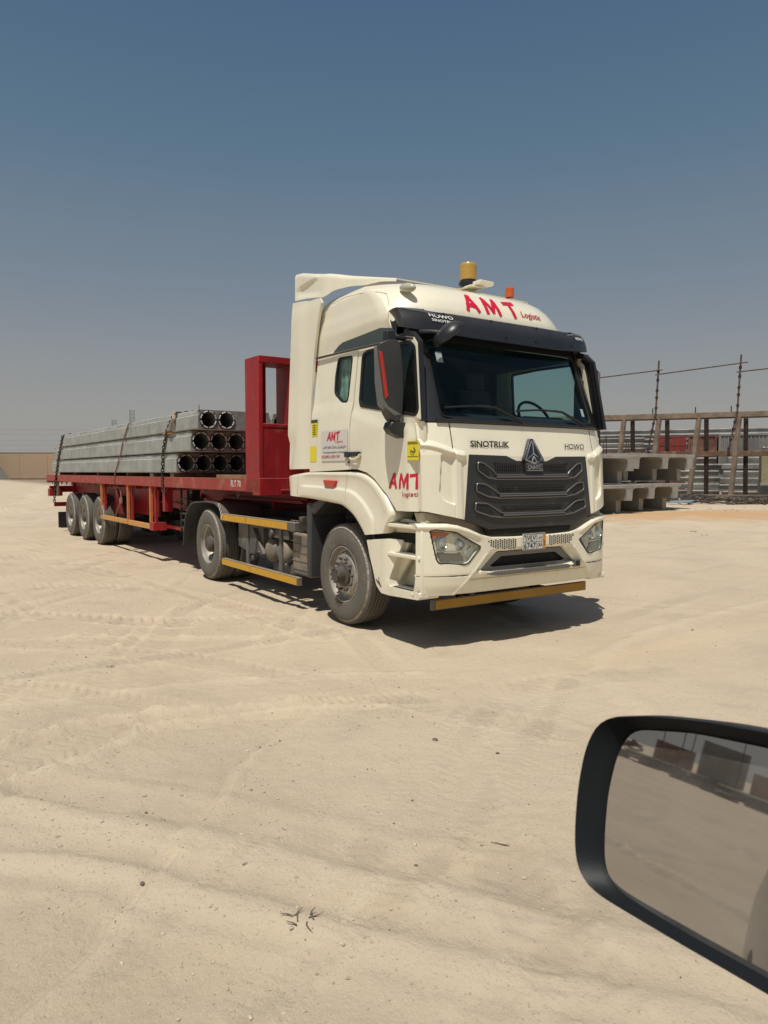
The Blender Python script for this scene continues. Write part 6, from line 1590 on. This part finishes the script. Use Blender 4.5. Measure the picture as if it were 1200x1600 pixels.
mb = MB()
for k in range(420):
    p = bp(rr.uniform(48, 78), rr.uniform(-26, 22), rr.uniform(0, .25)); L_ = rr.uniform(.5, 3.5); a = YB+math.pi/2+rr.uniform(-.5, .5); d = Vector((math.cos(a), math.sin(a), rr.uniform(-.03,.08)))*L_*.5; mb.bar(p-d, p+d, rr.uniform(.06,.3), rr.uniform(.05,.3))
o = mb.build('yard_scrap', 'debris'); tag(o, 'low scattered timber and steel lying in front of the containers in the car mirror', 'scrap'); o['kind'] = 'stuff'
for dd, ss, hh, nm in ((96,-5,6.5,'middle sized'),(98,-4,7.5,'tallest'),(100,-7.5,6,'second shortest'),(102,1.5,6.8,'second tallest'),(99,-14,5.5,'shortest')):
    mb = MB(); mb.tube([(0,0,0),(.1,0,hh*.5),(0,.1,hh)], .07, 5); o = mb.build('yard_pole', 'rustdark'); o.location = bp(dd, ss); tag(o, f"{nm} of the thin poles above the containers in the car mirror", 'pole', 'thin poles in the mirror reflection')
# ------------------------------------------------------------------ the car the picture is taken from
FY = R(62); cf = Vector((math.cos(FY), math.sin(FY), 0)); co_ = Vector((-cf.y, cf.x, 0))     # forward, outboard (left)
MP = Vector((6.06, -4.39, 0)); CB = MP - co_*.272 - cf*.1                                      # body side under the mirror
car = thing('car', 'dark grey car at the lower right with only its black side mirror in view', 'car', CB, (0, 0, FY))
def carpart(name, mb, m_, parent=car, **k): return mb.build(name, m_, parent, **k)
def bodyprof(x):   # y outboard (left = +y), returns outline of the side: (y, z)
    return [(-.06,.30),(.02,.36),(.05,.60),(.06,.85),(.03,1.02),(-.02,1.10)]
bm = bmesh.new(); rows = []
for x in np.linspace(-3.4, 1.6, 60):
    wheel = max(0, .42**2-min((x+2.6)**2, (x-1.05)**2)); zc = .36+math.sqrt(wheel) if wheel > 0 else 0
    rr_ = []
    for j in range(15):
        t = j/14; pr = bodyprof(x); k = t*(len(pr)-1); i = min(len(pr)-2, int(k)); f = k-i; y = pr[i][0]+(pr[i+1][0]-pr[i][0])*f; z = pr[i][1]+(pr[i+1][1]-pr[i][1])*f
        z = max(z, zc); y -= .10*max(0, (abs(x+.9)-2.0))**2*.25
        rr_.append(bm.verts.new((x, y, z)))
    rows.append(rr_)
for A, B_ in zip(rows, rows[1:]):
    for j in range(14):
        try: bm.faces.new((A[j], B_[j], B_[j+1], A[j+1]))
        except ValueError: pass
bmesh.ops.recalc_face_normals(bm, faces=bm.faces[:]); bmesh.ops.solidify(bm, geom=bm.faces[:], thickness=.03)
finish('body_side', bm, 'cargrey', car)
mb = MB(); mb.box((-3.3, -1.75, .35), (1.5, -.10, .55)); mb.box((-3.3,-1.75,.55),(-1.9,-.10,1.05)); carpart('floor_and_rear', mb, 'cargrey', bevel=.05)
mb = MB()
for x in (-1.25,): mb.box((x, .052, .45), (x+.006, .066, 1.04))
mb.tube([(-.95,.06,.93),(-.93,.095,.935),(-.74,.095,.935),(-.72,.06,.93)], .014, 8); carpart('door_handle', mb, 'black')
for x in (-2.6, 1.05):
    mb = MB(); mb.lathe([(-.11,.2),(-.12,.30),(-.10,.335),(.10,.335),(.12,.30),(.11,.2)], 'y', (0,0,0), 32); w_ = carpart('wheel', mb, 'tyre'); w_.location = (x, -.12, .34)
    mb = MB(); mb.lathe([(.10,0),(.10,.06),(.085,.19),(.115,.21)], 'y', (0,0,0), 24); mb.build('rim', 'trim', w_)
# mirror: outline in the plane of the glass
n_ = Vector((-.006, -.978, .209)).normalized(); PM = Vector((6.0193, -4.4583, 1.2767))
def camray(px, py):
    f = Vector((math.cos(PIT)*math.cos(YAW), math.cos(PIT)*math.sin(YAW), math.sin(PIT))); r = Vector((math.sin(YAW), -math.cos(YAW), 0)); u = r.cross(f)
    return f + r*((px-600)/1123.4) - u*((py-800)/1123.4)
E1 = Vector((.99998, -.006135, 0)); E2 = Vector((.00128, .20898, .97792)); P0 = Vector((6.0202, -4.4534, 1.2767))
OUT = [(-0.0808, 0.094), (-0.0311, 0.1091), (0.0215, 0.119), (0.0665, 0.1242), (0.0996, 0.1278), (0.1218, 0.1268), (0.1314, 0.1094), (0.1415, 0.0315), (0.1492, -0.05), (0.1363, -0.0601), (0.092, -0.0601), (0.0157, -0.062), (-0.0531, -0.063), (-0.0682, -0.0619), (-0.0829, -0.0563), (-0.0908, -0.0442), (-0.0967, -0.0201), (-0.1007, 0.0183), (-0.1, 0.0551), (-0.0932, 0.0807)]
GLS = [(-0.0594, 0.088), (-0.0005, 0.1023), (0.0623, 0.1093), (0.0924, 0.1115), (0.1067, 0.1076), (0.1132, 0.091), (0.1223, 0.0208), (0.13, -0.0513), (0.1222, -0.0577), (0.0853, -0.0567), (0.025, -0.0589), (-0.0207, -0.0586), (-0.051, -0.0574), (-0.0625, -0.0517), (-0.0702, -0.0398), (-0.0747, -0.0119), (-0.0774, 0.0226), (-0.0742, 0.0577), (-0.0686, 0.0753)]
carM = Matrix.Translation(CB) @ Matrix.Rotation(FY, 4, 'Z'); carI = carM.inverted()
def mpt(u, v, o): return carI @ (P0 + E1*u + E2*v + n_*o)
def resample(pts, N):
    P = [Vector(p) for p in pts]+[Vector(pts[0])]; L_ = [0]
    for a, b_ in zip(P, P[1:]): L_.append(L_[-1]+(b_-a).length)
    o = []
    for k in range(N):
        s_ = L_[-1]*k/N; i = max(j for j in range(len(L_)) if L_[j] <= s_); i = min(i, len(P)-2); q = P[i].lerp(P[i+1], (s_-L_[i])/(L_[i+1]-L_[i])); o.append(q)
    for _ in range(3): o = [(o[i-1]+o[i]*2+o[(i+1) % N])/4 for i in range(N)]
    return o
def align(A, B_):
    """start both loops at the same compass direction"""
    ca = sum(A, Vector((0,0)))/len(A)
    def st(P): 
        i = min(range(len(P)), key=lambda j: abs(math.atan2((P[j]-ca).y, (P[j]-ca).x)-2.4)); P = P[i:]+P[:i]
        area = sum(P[k].x*P[(k+1)%len(P)].y-P[(k+1)%len(P)].x*P[k].y for k in range(len(P)))
        return P if area < 0 else [P[0]]+P[1:][::-1]
    return st(A), st(B_)
NO = 96
Oo, Gg = align(resample(OUT, NO), resample(GLS, NO))
cc = sum(Oo, Vector((0,0)))/NO
def sc2(P, k, dx=0, dy=0): return [cc+(p-cc)*k+Vector((dx, dy)) for p in P]
mixp = lambda A, B_, t: [a.lerp(b_, t) for a, b_ in zip(A, B_)]
rings = [(mixp(Gg, Oo, -.03), -.004), (Gg, -.001), (mixp(Gg, Oo, .35), .006), (mixp(Gg, Oo, .75), .015), (mixp(Gg, Oo, .92), .018), (Oo, .012), (sc2(Oo, 1.005), 0.0), (sc2(Oo, .99), -.03), (sc2(Oo, .93), -.06), (sc2(Oo, .80), -.085), (sc2(Oo, .55), -.10), (sc2(Oo, .2), -.105)]
bm = bmesh.new(); RG = [[bm.verts.new(mpt(p.x, p.y, o)) for p in P] for P, o in rings]
for A, B_ in zip(RG, RG[1:]):
    for i in range(NO): bm.faces.new((A[i], A[(i+1) % NO], B_[(i+1) % NO], B_[i]))
bm.faces.new(RG[-1])
sm_ = finish('side_mirror', bm, 'carblack', car, ang=60)
bm = bmesh.new(); vs = [bm.verts.new(mpt(p.x, p.y, .0)) for p in Gg]
f = bm.faces.new(vs); bm.normal_update()
finish('mirror_glass', bm, 'mirror', sm_, flip=False)
mb = MB(); a = mpt(.10, -.03, -.05); b_ = carI @ (CB + cf*.22 + co_*(-.0) + Vector((0,0,1.10))); mb.tube([a, (a+b_)/2+Vector((0,0,-.01)), b_], [.03,.035,.05], 10); mb.build('mirror_foot', 'carblack', sm_)

bpy.context.view_layer.update()
